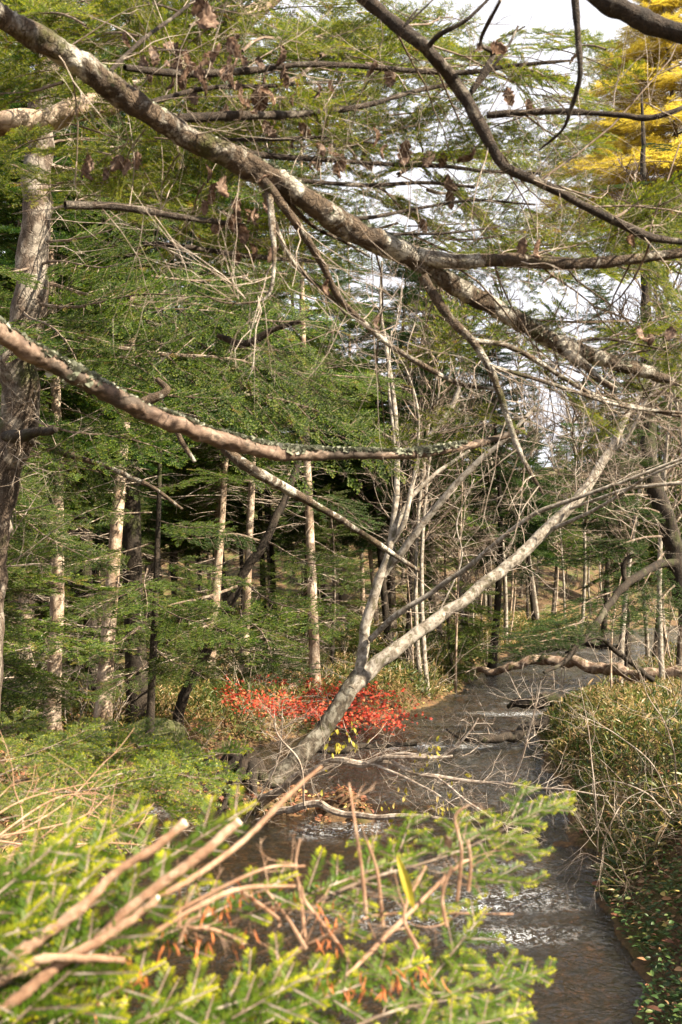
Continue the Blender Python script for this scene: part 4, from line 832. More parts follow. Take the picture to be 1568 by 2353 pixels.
# ---- bare slender trees beyond
def bare_proto(seed, H, r, nb, mat_=None, cr=.35, k=6):
    q = np.random.RandomState(seed); g = Geo(); n = 10; t_ = np.linspace(0, 1, n)
    p = np.stack([.05 * H * np.sin(t_ * 3 + seed) - .05 * H * math.sin(seed), .03 * H * np.sin(t_ * 4), t_ * H - .2], -1); tube(g, p, r * (1 - .85 * t_), k, 0, rough=.1)
    tm = g.mesh('bare_trunk', [mat_ or M['pale_bark']], True); g = Geo()
    for i in range(nb):
        tt = q.uniform(cr, 1); c = np.array([np.interp(tt, t_, p[:, j]) for j in range(3)]); a = q.uniform(0, 6.28)
        twigs(g, c, (math.cos(a), math.sin(a), q.uniform(.4, 1.2)), H * .24 * (1.25 - tt), r * .4, 2, q, 3, 0, .5, (3, 6), .3, .55)
    return tm, g.mesh('bare_crown', [M['twig']])
BP = [bare_proto(s, 9, .05, 30) for s in (1, 2, 3)] + [bare_proto(s, 12, .08, 42, M['alder']) for s in (4, 5)]
def bare(i, x, y, sc, label, group, rz=0, tilt=0):
    t_ = empty('bare_tree', (x, y, gh(x, y)), rz, sc); t_.rotation_euler = (tilt, tilt * .5, rz); link('trunk', BP[i][0], t_); link('crown', BP[i][1], t_); return tag(t_, label, 'tree', group)
q = np.random.RandomState(17)
for i, (px, d, sc, lb) in enumerate(((968, 26.2, .9, 'dark slender trunk on the grassy point, left one of a close pair'), (983, 25.9, .9, 'dark slender trunk on the grassy point, right one of a close pair'), (1045, 28, .8, 'slim bare sapling just right of the dark pair on the point'), (1075, 36, .7, 'slim pale trunk in the row behind the grassy point, first of three'), (1095, 38, .8, 'slim pale trunk in the row behind the grassy point, middle of three'), (1112, 37, .8, 'slim pale trunk in the row behind the grassy point, last of three'), (948, 27, .6, 'thin crooked sapling left of the dark pair'))):
    z = P(px, 1340, d); t_ = empty('bare_tree', (z[0], z[1], gh(z[0], z[1])), i * 1.1, sc); k = 3 + i % 2 if i < 2 else i % 3
    m_ = link('trunk', BP[k][0], t_); m2 = link('crown', BP[k][1], t_); tag(t_, lb, 'tree', 'slender trees on the grassy point')
for (px, d, k, sc, lb) in ((1420, 27.5, 4, 1.05, 'tall bare tree on the right bank whose twigs cross the white sky'), (1520, 25.5, 3, 1.0, 'tall bare tree behind the root end of the bridging trunk'), (1575, 21.5, 4, .95, 'tall bare tree half cut by the right edge'), (1075, 34.5, 3, 1.1, 'tall bare tree left of the gap of white sky'), (1160, 45, 4, 1.35, 'tall bare tree in the middle of the far wood'), (1330, 52, 3, 1.4, 'tall bare tree beyond the head of the stream'), (1240, 56, 4, 1.5, 'tallest bare tree beyond the upper grey limb')):
    z = P(px, 1340, d); bare(k, z[0], z[1], sc, lb, 'tall bare trees by the stream', px, .03)
n = 0
while n < 90:
    y = q.uniform(34, 105); x = q.uniform(.10 * y, .40 * y)
    if np.interp(y, LX[:, 0], LX[:, 1]) - .5 < x < np.interp(y, RX[:, 0], RX[:, 1]) + .5: continue
    n += 1; k = q.randint(5); DEFER.append((bare(k, x, y, q.uniform(.6, 1.1), 'bare tree', 'bare trees on the far rise', q.uniform(0, 6), q.normal(0, .05)), topx(x, y), y, 'small bare tree' if k < 3 else 'grey bare tree'))
landmark_labels(LMR, '')
for i in range(10):
    y = q.uniform(20, 40); x = np.interp(y, RX[:, 0], RX[:, 1]) + q.uniform(.6, 4); DEFER.append((bare(q.randint(3), x, y, q.uniform(.5, .8), 'sapling', 'saplings on the right bank', q.uniform(0, 6), q.normal(0, .08)), topx(x, y), y, 'bank sapling'))
landmark_labels(LMR, '')
for (px, d, sc) in ((-150, 6.2, .55), (-60, 7, .6)):
    pass

# ---- yellow larch
ly = P(1600, 1340, 30); la = empty('larch', (ly[0], ly[1], gh(ly[0], ly[1]))); tag(la, 'golden yellow larch glowing high in the upper right', 'tree')
g, lp_ = trunk_geo(23, .2, 90, 14); link('trunk', g.mesh('trunk', [M['fir_bark']], True), la)
FRL = [frond(.38, 8, .20, .05, .012, .020, s, False, .003) for s in (13, 14, 15)]
LBM = [mesh_from('larch_bough', bough(2.6, s, FRL, 16, .40, .13, 1., .2, .1, .02, 4, bushy=.6), [M['larch'], M['twig']]) for s in (16, 17)]
for i in range(90):
    z = q.uniform(15.2, 22.4); a = q.uniform(0, 6.28); l = 4.9 * (23.4 - z) / 8 * q.uniform(.6, 1.1) + .4
    p0 = np.array([ly[0], ly[1], z + gh(ly[0], ly[1])]); put_bough('foliage_bough', la, LBM[i % 2], 2.6, p0, p0 + np.array([math.cos(a) * l, math.sin(a) * l, -.05 * l]), (0, 0, 1))

# ---- red maple over the bank
mxp = gat(760, 1660); mp_ = empty('red_maple', (mxp[0], mxp[1], gh(mxp[0], mxp[1]))); tag(mp_, 'low maple with scarlet leaves spreading over the far waterline', 'tree')
def leaf_pts(n=5, r=.5):
    a = np.linspace(0, 6.283, n * 2, endpoint=False); rr = np.where(np.arange(n * 2) % 2 == 0, 1, .42)
    v = np.vstack([[[0, 0, .06]], np.stack([np.cos(a) * rr, np.sin(a) * rr, np.zeros(n * 2)], -1)]) * r
    g = Geo(); g.add(v, [[0, i + 1, (i + 1) % (n * 2) + 1] for i in range(n * 2)]); return g.arrays()
ML = leaf_pts(); g = Geo(); lg = Geo(); q = np.random.RandomState(23); Ts = []; dr = []
root = np.array([mxp[0] + .3, mxp[1] + .9, gh(mxp[0] + .3, mxp[1] + .9) - .05])
for (ex, ey, dd) in ((540, 1590, 0), (600, 1600, .3), (660, 1615, -.2), (700, 1640, -.6), (760, 1650, -.8), (810, 1640, 0), (860, 1630, .3), (900, 1640, 0), (930, 1655, -.2), (620, 1650, -.9), (560, 1620, -.5), (720, 1610, .6), (880, 1670, -1), (820, 1680, -1.2), (560, 1570, .5), (740, 1680, -1.2)):
    e = P(ex, ey, root[1] + dd - .4); mid = (root + e) / 2 + np.array([0, 0, .35]); s = spline([root, mid, e], 6); tube(g, s, np.linspace(.018, .004, len(s)), 4, 0)
    for k in range(10): twigs(g, s[q.randint(4, len(s))], q.normal(0, 1, 3) * (1, 1, .3), .45, .004, 1, q, 3, 0, .6)
    for k in range(120):
        c = s[q.randint(4, len(s))] + q.normal(0, 1, 3) * (.30, .25, .09); T = frame(unit(q.normal(0, 1, 3)), (q.normal(0, .4), q.normal(-.3, .4), 1), c, q.uniform(.06, .11)); Ts.append(T); dr.append(q.normal(0, .28))
for k in range(1500):
    u = q.rand(); c = P(515 + 400 * u + q.normal(0, 12), 1600 + 56 * u ** .8 + q.normal(0, 13) + 26 * (vnoise([[u * 9, k % 3, 0]], 3)[0] - .5), 18.4 + .5 * u + q.normal(0, .3)); Ts.append(frame(unit(q.normal(0, 1, 3)), (q.normal(0, .4), q.normal(-.4, .4), 1), c, q.uniform(.04, .085))); dr.append(q.normal(.12 if u < .3 else 0, .3))
for k in range(26):
    a = P(q.uniform(520, 900), q.uniform(1600, 1660), 18.7 + q.uniform(-.3, .3)); s = spline([root + q.normal(0, .1, 3), (root + a) / 2 + q.normal(0, .12, 3), a], 6); tube(g, s, np.linspace(.010, .003, len(s)), 4, 0); twigs(g, s[-3], s[-1] - s[-4], .6, .003, 1, q, 3, 0, .5)
B = inst(ML, Ts, dr); lg.add(B[0], B[1], 0, B[3])
child('branches', g, [M['twig']], mp_, False); child('crown', lg, [M['maple']], mp_, False)

# ---- fallen logs in the stream
def logthing(name, pts, rad, mat_, label, cat_, seed, tw=0, k=14):
    w_ = PX(pts); base = w_[len(w_) // 2]; e = empty(name, (base[0], base[1], base[2])); g, p, r = limb_w(w_, rad, 10, k, .22, 7, seed, None, 1.6); child('wood', g, [mat_], e)
    if tw: g = Geo(); twig_along(g, p, tw, .9, .011, seed, 2, .1); child('twigs', g, [M['pale_twig']], e, False)
    return tag(e, label, cat_)
logthing('fallen_log', [(1020, 1532, 29), (1120, 1540, 28.5), (1190, 1530, 28), (1230, 1520, 28), (1300, 1522, 27.5), (1380, 1535, 27), (1440, 1545, 26.5), (1500, 1548, 26), (1640, 1552, 25.5)], [.05, .09, .11, .13, .14, .15, .15, .15, .15], M['log'], 'bleached fallen trunk bridging the stream from bank to bank', 'log', 5, 26)
logthing('fallen_log', [(1250, 1655, 19.2), (1200, 1680, 18.6), (1150, 1695, 18.2), (1110, 1700, 18), (1060, 1695, 18.1), (1025, 1675, 18.2)], [.10, .10, .085, .07, .035, .02], M['dark_bark'], 'mossy dark branch lying in the water beside the right bank', 'log', 6, 5)
logthing('fallen_log', [(1290, 1612, 22.6), (1250, 1614, 22.6), (1215, 1618, 22.6), (1165, 1622, 22.8)], [.16, .17, .13, .05], M['dark_bark'], 'short black log humped in the riffle below the bridging trunk', 'log', 7, 2)
logthing('fallen_log', [(700, 1722, 17), (800, 1722, 17.2), (880, 1715, 17.5), (960, 1712, 17.6)], [.06, .06, .05, .03], M['dark_bark'], 'thin dark log lying in the water under the maple', 'log', 8, 6)
logthing('fallen_log', [(400, 1740, 16), (500, 1765, 15.6), (590, 1790, 15.2), (640, 1800, 15)], [.12, .12, .11, .08], M['dark_bark'], 'mossy log leading from the left bank to the grey tree foot', 'log', 9, 4)
logthing('fallen_log', [(1420, 1490, 36), (1300, 1470, 38), (1340, 1480, 37), (1200, 1500, 36)], [.1, .1, .08, .05], M['dark_bark'], 'tangled dark driftwood far up the stream behind the bridging trunk', 'log', 10, 14)
# white bare branches reaching over the water from the foot of the grey tree
wb = P(590, 1850, 13.6); e = empty('fallen_branch', (wb[0], wb[1], .2)); tag(e, 'bare whitish branches with yellow leaves spread low over the water', 'branch'); g = Geo()
br = [([(600, 1850, 13.6), (660, 1805, 13.2), (720, 1770, 12.9), (780, 1752, 12.6), (840, 1748, 12.4), (900, 1740, 12.2), (980, 1742, 12), (1040, 1738, 12)], [7, 8, 8, 8, 8, 5, 4, 3]),
      ([(600, 1830, 13.4), (680, 1795, 13.1), (760, 1760, 12.9), (860, 1752, 12.4), (930, 1765, 12.2), (1000, 1785, 12), (1090, 1795, 11.8), (1160, 1800, 11.6)], [6, 6, 6, 6, 6, 5, 4, 3]),
      ([(575, 1890, 13.2), (640, 1868, 12.8), (720, 1850, 12.5), (760, 1860, 12.3), (850, 1878, 12), (950, 1878, 11.8), (1040, 1882, 11.6)], [7, 8, 8, 8, 7, 5, 3]),
      ([(850, 1752, 12.4), (930, 1730, 12.2), (1020, 1735, 12), (1080, 1680, 11.9), (1100, 1650, 11.9)], [4, 4, 3, 2, 1.5]),
      ([(1000, 1785, 12), (1060, 1830, 11.5), (1130, 1880, 11.2), (1190, 1900, 11)], [3, 3, 2, 1.5]),
      ([(840, 1750, 12.4), (960, 1800, 11.9), (1040, 1850, 11.6), (1100, 1890, 11.4)], [3, 3, 2, 1.5]),
      ([(700, 1850, 12.5), (690, 1760, 12.4), (640, 1690, 12.3), (630, 1640, 12.3)], [3, 3, 2, 1.5]),
      ([(1160, 1800, 11.6), (1230, 1810, 11.4), (1300, 1815, 11.2), (1400, 1830, 11)], [3, 2, 2, 1]),
      ([(560, 1900, 13), (600, 1820, 12.8), (640, 1740, 12.6), (650, 1650, 12.4)], [3, 3, 2, 1.5]),
      ([(1170, 1810, 11.6), (1200, 1740, 11.5), (1220, 1660, 11.4), (1235, 1600, 11.3)], [2.5, 2.5, 2, 1])]
tips = []
for i, (a, b) in enumerate(br):
    _, p, _ = limb_w(PX(a), [r * z[2] / F for r, z in zip(b, a)], 8, 7, .15, 10, 400 + i, g, 2.5); twig_along(g, p, 24, .55, .0035, 420 + i, 2, .1, bend=.9); tips.append(p)
child('wood', g, [M['pale_twig']], e, False)
def oval(n=6, r=.5, w_=.42):
    x = np.linspace(0, 1, n); hw = np.sin(x * math.pi) ** .8 * w_ * .5; V = []; tr = []
    for i in range(n): V += [[x[i], -hw[i], .12 * math.sin(x[i] * 3)], [x[i], 0, .12 * math.sin(x[i] * 3) - .04], [x[i], hw[i], .12 * math.sin(x[i] * 3)]]
    for i in range(n - 1):
        a = i * 3; tr += [[a, a + 1, a + 4], [a, a + 4, a + 3], [a + 1, a + 2, a + 5], [a + 1, a + 5, a + 4]]
    g = Geo(); g.add(np.array(V) * r * 2, tr); return g.arrays()
OV = oval(6, .5, .45); BL = oval(6, .5, .15)
lg = Geo(); Ts = []; dr = []; q = np.random.RandomState(44)
for (a, b, n, d) in ((770, 1710, 12, 12.5), (800, 1690, 10, 12.4), (820, 1700, 8, 12.6), (740, 1800, 2, 12.6), (920, 1820, 9, 12.1), (905, 1845, 7, 12), (1000, 1725, 9, 12), (960, 1750, 6, 12.1), (1030, 1800, 6, 11.8), (1020, 1830, 5, 11.8), (1040, 1850, 4, 11.7), (985, 1745, 6, 12)):
    for _ in range(n): Ts.append(frame((q.normal(0, .5), q.normal(0, .5), -1 + q.normal(0, .5)), q.normal(0, 1, 3), P(a + q.normal(0, 13), b + q.normal(0, 16), d), q.uniform(.05, .10))); dr.append(q.normal(0, .3))
B = inst(OV, Ts, dr); lg.add(B[0], B[1], 0, B[3]); child('leaves', lg, [M['yellow_leaf']], e, False)

# ------------------------------------------------------------------ ground vegetation (nobody could count it)
def scatter(name, A, pos, size, mat_, label, cat_, seed, lean=.6, up=None, rspread=.28, flat=False):
    q = np.random.RandomState(seed); n = len(pos); T = np.zeros((n, 4, 4)); T[:, 3, 3] = 1
    x = q.normal(0, 1, (n, 3)); x[:, 2] = q.uniform(*( (-.15, .25) if flat else (lean * .3, lean * 1.6)), n) * 1.2; x /= np.linalg.norm(x, axis=1)[:, None]
    z = q.normal(0, .5, (n, 3)); z[:, 2] = 1; y = np.cross(z, x); y /= np.linalg.norm(y, axis=1)[:, None]; z = np.cross(x, y)
    s = np.asarray(size)[:, None]; T[:, :3, 0] = x * s; T[:, :3, 1] = y * s; T[:, :3, 2] = z * s; T[:, :3, 3] = pos
    big = vnoise(np.asarray(pos) * .9, seed) - .5
    B = inst(A, T, q.normal(0, rspread, n) + big * .5); g = Geo(); g.add(B[0], B[1], 0, B[3]); o = link(name, g.mesh(name, [mat_])); return tag(o, label, cat_, None, 'stuff')
def bankpts(n, side, y0, y1, w0, w1, seed, powr=1.):
    q = np.random.RandomState(seed); y = y0 + (y1 - y0) * q.rand(n) ** powr
    s = q.uniform(w0, w1, n); x = np.interp(y, RX[:, 0], RX[:, 1]) + s if side > 0 else np.interp(y, LX[:, 0], LX[:, 1]) - s
    z = height(x, y); k = z > .03; return np.stack([x, y, z], -1)[k], q
# bamboo grass on the right bank: leaves at every height up to knee level, plus stalks
p, q = bankpts(46000, 1, 9.5, 25, .0, 6.5, 1); hmax = np.interp(p[:, 1], [14, 24], [.5, .26]) * sst((p[:, 0] - np.interp(p[:, 1], RX[:, 0], RX[:, 1]) + .25) / .9) * np.interp(p[:, 1], [9.5, 12], [.35, 1]) * (.5 + vnoise(p * 1.3, 4))
p[:, 2] += hmax * q.rand(len(p)) ** .55
scatter('bamboo_grass', BL, p, q.uniform(.09, .22, len(p)), M['sasa'], 'tawny and green bamboo grass covering the right bank', 'grass', 2)
p, q = bankpts(9000, 1, 24, 60, .0, 9, 3); p[:, 2] += .25 * q.rand(len(p)); scatter('far_bamboo_grass', BL, p, q.uniform(.18, .35, len(p)), M['sasa'], 'bamboo grass further up along the right bank', 'grass', 4)
p, q = bankpts(40000, -1, 18.5, 34, .0, 7, 5, .8); p[:, 2] += .45 * q.rand(len(p)) * sst((np.interp(p[:, 1], LX[:, 0], LX[:, 1]) - p[:, 0]) / .5 + .25)
scatter('bamboo_grass', BL, p, q.uniform(.10, .24, len(p)), M['sasa'], 'yellow-green bamboo grass on the far left point of the stream', 'grass', 6)
p, q = bankpts(30000, -1, 30, 62, .0, 16, 7); p[:, 2] += .6 * q.rand(len(p)); scatter('undergrowth', BL, p, q.uniform(.22, .42, len(p)), M['sasa'], 'sunlit undergrowth deep under the firs', 'undergrowth', 8)
p, q = bankpts(7000, -1, 8, 20, .0, 6, 9); p[:, 2] += .35 * q.rand(len(p)) ** 2; scatter('undergrowth', BL, p, q.uniform(.07, .16, len(p)), M['sasa'], 'low weeds at the foot of the left bank trunks', 'undergrowth', 10)
p, q = bankpts(26000, -1, 9, 28, -.1, 8, 11); p[:, 2] += .02; scatter('fallen_leaves', OV, p, q.uniform(.05, .11, len(p)), M['litter'], 'fallen leaves carpeting the left bank', 'leaves', 12, flat=True)
p, q = bankpts(30000, 1, 4, 11.5, -.05, 4.2, 13); p[:, 2] += .02 + .14 * q.rand(len(p)) ** 1.5; scatter('ground_cover', OV, p, q.uniform(.035, .075, len(p)), M['cover'], 'small-leaved green ground cover on the shaded near right bank', 'ground cover', 14, flat=True)
p, q = bankpts(5200, 1, 4, 12, -.1, 4, 15); p = p[::3]; q = np.random.RandomState(1); p[:, 2] += .08; scatter('fallen_leaves', OV, p, q.uniform(.05, .12, len(p)), M['litter'], 'brown fallen leaves among the near right bank ground cover', 'leaves', 16, flat=True)
# leaves stranded on the root mound and the leaf bank
q = np.random.RandomState(18); a = np.concatenate([np.stack([q.normal(cx, s, n), q.normal(cy, s * .8, n)], -1) for cx, cy, s, n in ((-1.5, 14.2, .55, 800), (-.3, 13.6, .42, 500), (.15, 13.1, .3, 160), (-.9, 12.4, .5, 500))])
z = height(a[:, 0], a[:, 1]); k = z > -.16; p = np.stack([a[:, 0], a[:, 1], np.maximum(z, -.1) + .02], -1)[k]
scatter('fallen_leaves', OV, p, q.uniform(.05, .10, len(p)), M['litter'], 'drift of rust-brown leaves around the foot of the grey tree', 'leaves', 19, flat=True)
# stones on the stream bed
def stone(seed):
    q = np.random.RandomState(seed); n, m_ = 7, 9; V = []; 
    for i in range(n + 1):
        a = math.pi * i / n
        for j in range(m_): b = 2 * math.pi * j / m_; V.append([math.sin(a) * math.cos(b), math.sin(a) * math.sin(b), math.cos(a) * .55])
    V = np.array(V); V *= (1 + .5 * (vnoise(V * 1.4 + seed * 7, seed) - .5))[:, None]; tr = []
    for i in range(n):
        for j in range(m_): j2 = (j + 1) % m_; tr += [[i * m_ + j, (i + 1) * m_ + j, (i + 1) * m_ + j2], [i * m_ + j, (i + 1) * m_ + j2, i * m_ + j2]]
    g = Geo(); g.add(V, tr); return g
A = stone(3).arrays(); q = np.random.RandomState(20); n = 2600; y = q.uniform(4.5, 26, n); lo = np.interp(y, LX[:, 0], LX[:, 1]); hi = np.interp(y, RX[:, 0], RX[:, 1]); x = lo + (hi - lo) * q.rand(n); z = height(x, y)
T = []
for i in range(n): T.append(frame((math.cos(i), math.sin(i), 0), (q.normal(0, .2), q.normal(0, .2), 1), (x[i], y[i], min(z[i], -.10) - .03), q.uniform(.02, .075)))
B = inst(A, T, q.normal(0, .3, n)); g = Geo(); g.add(B[0], B[1], 0, B[3]); m, t = mat('wet_stones')
ca = ramp(t, nd(t, 'ShaderNodeAttribute', attribute_name='rnd').outputs['Fac'], [(0, (.02, .014, .010)), (.4, (.07, .045, .026)), (.75, (.17, .10, .05)), (1, (.30, .19, .10))]); finish(m, t, ca, .5)
o = link('stream_stones', g.mesh('stream_stones', [m], True)); tag(o, 'brown wet stones and gravel on the stream bed', 'stones', None, 'stuff')
# mossy boulders on the left bank
for i, (px, py, s, lb) in enumerate(((250, 1700, .35, 'mossy boulder at the foot of the palest trunk'), (345, 1690, .5, 'large mossy boulder beside the dark leaning trunk'), (140, 1770, .3, 'mossy boulder below the slim orange trunk'), (200, 1850, .28, 'small mossy boulder at the left waterline'), (420, 1720, .3, 'mossy boulder at the waterline below the leaning trunk'))):
    c = gat(px, py); o = link('boulder', stone(30 + i).mesh('boulder', [M['rock']], True)); o.location = c; o.scale = (s * 1.3, s, s * .9); o.rotation_euler = (0, 0, i); tag(o, lb, 'boulder', 'boulders on the left bank')

# ---- thin bare shrubs on the right bank
def shrub(px, py, tops, label, seed, r=.010, name='bare_shrub', mat_='pale_twig', n=18, L=.6, up=.2, cat_='shrub', group=None, base=None):
    c = gat(px, py) if base is None else np.asarray(base); e = empty(name, tuple(c)); g = Geo()
    for i, tp in enumerate(tops):
        b = [c] + PX(tp); _, p, _ = limb_w(b, np.linspace(r, r * .3, len(b)) * .7, 7, 6, .1, 8, seed + i, g, 4); twig_along(g, p, int(n * .6), L, r * .22, seed + 50 + i, 2, up, bend=.6)
    child('stems', g, [M[mat_]], e, False); return tag(e, label, cat_, group)
def dd(px, py): return gat(px, py)[1]
shrub(1375, 1990, [[(1370, 1850, 8.8), (1358, 1720, 8.8), (1345, 1640, 8.9), (1330, 1560, 9)], [(1400, 1900, 8.7), (1450, 1830, 8.7), (1568, 1800, 8.6)]], 'tall thin pale shrub standing before the right bank grass', 500, .010)
shrub(1568, 1900, [[(1480, 1820, 9), (1400, 1795, 9.2), (1330, 1810, 9.4)], [(1500, 1760, 9), (1420, 1690, 9.2), (1330, 1640, 9.4)], [(1540, 1700, 9), (1490, 1600, 9), (1470, 1540, 9)]], 'wide bare shrub at the right edge leaning twigs to the water', 520, .012, n=22)
shrub(1450, 2050, [[(1400, 1990, 8), (1340, 1960, 8), (1300, 2000, 8)], [(1500, 1960, 7.8), (1540, 1880, 7.8)], [(1420, 1960, 8), (1390, 1900, 8)]], 'tangle of dry reddish stalks at the edge of the shaded bank', 540, .007, mat_='twig', n=26, L=.5)
shrub(1560, 1640, [[(1540, 1560, 15), (1500, 1500, 15), (1430, 1440, 15)], [(1530, 1580, 15), (1450, 1560, 15.4), (1380, 1500, 15.6)], [(1568, 1500, 14.5), (1540, 1380, 14.5)]], 'leafless shrub on the grassy crest of the right bank', 560, .014, n=16, L=.8)
for i, (px, py) in enumerate(((1290, 1590), (1400, 1590), (1120, 1540), (1500, 1500), (1350, 1490), (1450, 1470))):
    c = gat(px, py); shrub(px, py, [[(px + 20 * k - 20, py - 60 - 20 * k, c[1] + .3), (px + 50 * k - 60, py - 140, c[1] + .5)] for k in range(3)], ('thorny bare bush at the log end on the grassy bank', 'thorny bare bush where the bridging trunk meets the right bank', 'bare bush at the root end of the bridging trunk', 'bare bush upstream at the right edge', 'bare bush on the far bend above the log', 'bare bush furthest up the stream')[i], 580 + 5 * i, .016, n=12, L=.8, group='bare bushes by the fallen trunk')
# brush along the left waterline and under the maple
for i, (px, py) in enumerate(((520, 1770), (430, 1850), (330, 1880), (640, 1720), (860, 1700), (300, 1960), (180, 1900))):
    c = gat(px, py); D = c[1]; shrub(px, py, [[(px + 45 * k - 40, py - 45, D), (px + 90 * k - 90, py - 110 + 20 * k, D - .3)] for k in range(4)], ('bare twiggy bush left of the grey tree foot', 'bare twiggy bush in dark water left of the cut branches', 'bare twiggy bush nearest the left boulders', 'bare twiggy bush behind the grey tree trunk', 'bare twiggy bush below the end of the red maple', 'lowest bare twiggy bush on the left waterline', 'bare twiggy bush under the hanging green bough')[i], 620 + 6 * i, .009, mat_=('twig', 'pale_twig')[i % 2], n=13, L=.5, group='twiggy bushes on the left waterline')
# more fine bare brush inside the left wood
for i in range(26):
    q = np.random.RandomState(700 + i); y = q.uniform(15, 32); x = np.interp(y, LX[:, 0], LX[:, 1]) - q.uniform(.3, 5); c = np.array([x, y, gh(x, y)]); e = empty('bare_shrub', tuple(c)); g = Geo()
    for k in range(5): twigs(g, c, (q.normal(0, .6), q.normal(0, .6), 1), q.uniform(.9, 2.2), .010, 2, q, 4, 0, .6, (3, 6), .1, .5)
    child('stems', g, [M['pale_twig']], e, False); DEFER.append((tag(e, 'brush', 'shrub', 'brush under the firs'), topx(x, y), y, 'leafless brush'))
landmark_labels(LM, '')
# fern
c = gat(95, 1660); e = empty('fern', tuple(c)); tag(e, 'bright yellow-green fern at the foot of the left trunks', 'fern'); g = Geo(); q = np.random.RandomState(5); fa = frond(.5, 22, .16, .03, .014, .016, 99, False, .003, 75)
Ts = [frame((math.cos(a), math.sin(a), .8), (0, 0, 1), c + np.array([0, 0, .02]), q.uniform(.8, 1.2)) for a in np.linspace(0, 6, 8)]; B = inst(fa, Ts, q.normal(0, .2, 8)); g.add(B[0], B[1], 0, B[3]); child('fronds', g, [M['fern']], e, False)

# ------------------------------------------------------------------ young fir in front, at the lower left
ND = lambda d: 1.10 + (d - .6) * .45
def NP(l): return [(a, b, ND(c)) for a, b, c in l]
yb = np.array([-1.35, 1.0]); yf = empty('young_fir', (yb[0], yb[1], gh(*yb))); tag(yf, 'young fir pushing bright yellow-tipped boughs in from the lower left corner', 'tree')
g = Geo(); tube(g, [(yb[0], yb[1], gh(*yb) - .1), (-1.33, 1.0, 1.6), (-1.36, 1.02, 2.3), (-1.34, 1.0, 3.1)], [.045, .035, .03, .02], 12, 0, rough=.15); child('trunk', g, [M['limb']], yf)
# cut stems: bark tube + a pale cut face
def cutstem(pts, rad, seed, cut=True):
    pts = NP(pts); lead = pts[0][0] < 120
    g, p, r = limb_w(([np.array([-1.34, 1.0, 1.75 + .04 * seed])] if lead else []) + PX(pts), ([.016] if lead else []) + [.74 * a * b[2] / F for a, b in zip(rad, pts)], 14, 16, .24, 130, seed, None, 1.2); o = child('cut_branch' if cut else 'thin_branch', g, [M['stem']], yf)
    if cut:
        g = Geo(); d = unit(p[-1] - p[-3]); tube(g, [p[-1] - d * .0005, p[-1] + d * .0018], [r[-1] * 1.04, r[-1] * .98], 14, 0)
        A = list(g.arrays()); pm = np.array((yf.matrix_basis).inverted()); A[0] = (A[0] @ pm[:3, :3].T + pm[:3, 3]).astype(np.float32); c = link('cut_face', mesh_from('cut_face', A, [M['cut']]), o)
M['stem'] = bark('young_fir_stem', (.20, .11, .065), (.40, .25, .16), (.50, .36, .25), .5, .65, 60, None, (1, 1, 1), .6, .0012)
cutstem([(-150, 2330, .62), (0, 2225, .62), (100, 2150, .63), (190, 2080, .65), (270, 2000, .68), (350, 1950, .70), (425, 1888, .73)], [20, 20, 17, 16, 13, 13, 13], 1)
cutstem([(-60, 2300, .66), (110, 2215, .68), (210, 2170, .68), (290, 2090, .70), (380, 2020, .72), (460, 1960, .74), (548, 1885, .77)], [15, 16, 16, 15, 15, 14, 13], 2)
cutstem([(-80, 2380, .60), (60, 2280, .62), (150, 2205, .64), (240, 2155, .66), (310, 2105, .68), (368, 2062, .70)], [17, 18, 17, 14, 13, 13], 3)
cutstem([(290, 2090, .72), (400, 2040, .76), (480, 1990, .82), (560, 1930, .9), (620, 1870, .95), (680, 1810, 1.0), (740, 1760, 1.05)], [9, 9, 9, 8, 8, 7, 4], 4, False)
cutstem([(100, 2250, .66), (240, 2200, .7), (340, 2150, .74), (460, 2080, .8), (560, 2040, .9), (680, 2035, 1.0)], [9, 9, 8, 8, 7, 4], 5, False)
cutstem([(0, 2260, .6), (90, 2210, .62), (200, 2205, .63), (290, 2208, .65)], [12, 14, 12, 9], 6, False)
cutstem([(700, 2340, 1.1), (840, 2200, 1.2), (930, 2110, 1.3), (1010, 2030, 1.4), (1060, 1985, 1.45), (1080, 1975, 1.5)], [5, 7, 7, 6, 5, 4], 7, False)
near = [  # x0 y0 x1 y1 d0 d1 kind (N long bough, S small)
    (260, 2050, 605, 1835, .95, 1.15, 'N'), (60, 2160, 260, 1960, .75, .85, 'N'), (-60, 2100, 215, 1870, .8, 1.0, 'N'), (-80, 2240, 130, 2040, .6, .7, 'N'), (330, 2080, 440, 1980, .70, .75, 'S'), (250, 2120, 440, 2005, .72, .78, 'S'),
    (-60, 2290, 200, 2190, .62, .72, 'N'), (0, 2353, 310, 2170, .62, .75, 'N'), (120, 2353, 400, 2200, .65, .8, 'N'), (200, 2400, 520, 2260, .65, .8, 'N'), (-80, 2180, 130, 2110, .6, .66, 'N'), 
    (640, 2330, 1000, 2200, 1.0, 1.3, 'N'), (800, 2370, 1190, 2240, 1.0, 1.4, 'N'), (900, 2400, 1240, 2320, .95, 1.2, 'N'), (960, 2290, 1130, 2075, 1.3, 1.5, 'N'),
    (640, 2080, 960, 1960, 1.3, 1.6, 'N'), (780, 2060, 1215, 1872, 1.35, 1.75, 'N'), (440, 2120, 700, 2000, 1.1, 1.3, 'N'), (-60, 2400, 130, 2330, .6, .7, 'N'),
    (60, 2090, 330, 2030, 1.0, 1.2, 'N'), (-60, 2030, 170, 1960, .95, 1.1, 'N'), (560, 2300, 700, 2170, .95, 1.05, 'S')]
q = np.random.RandomState(66)
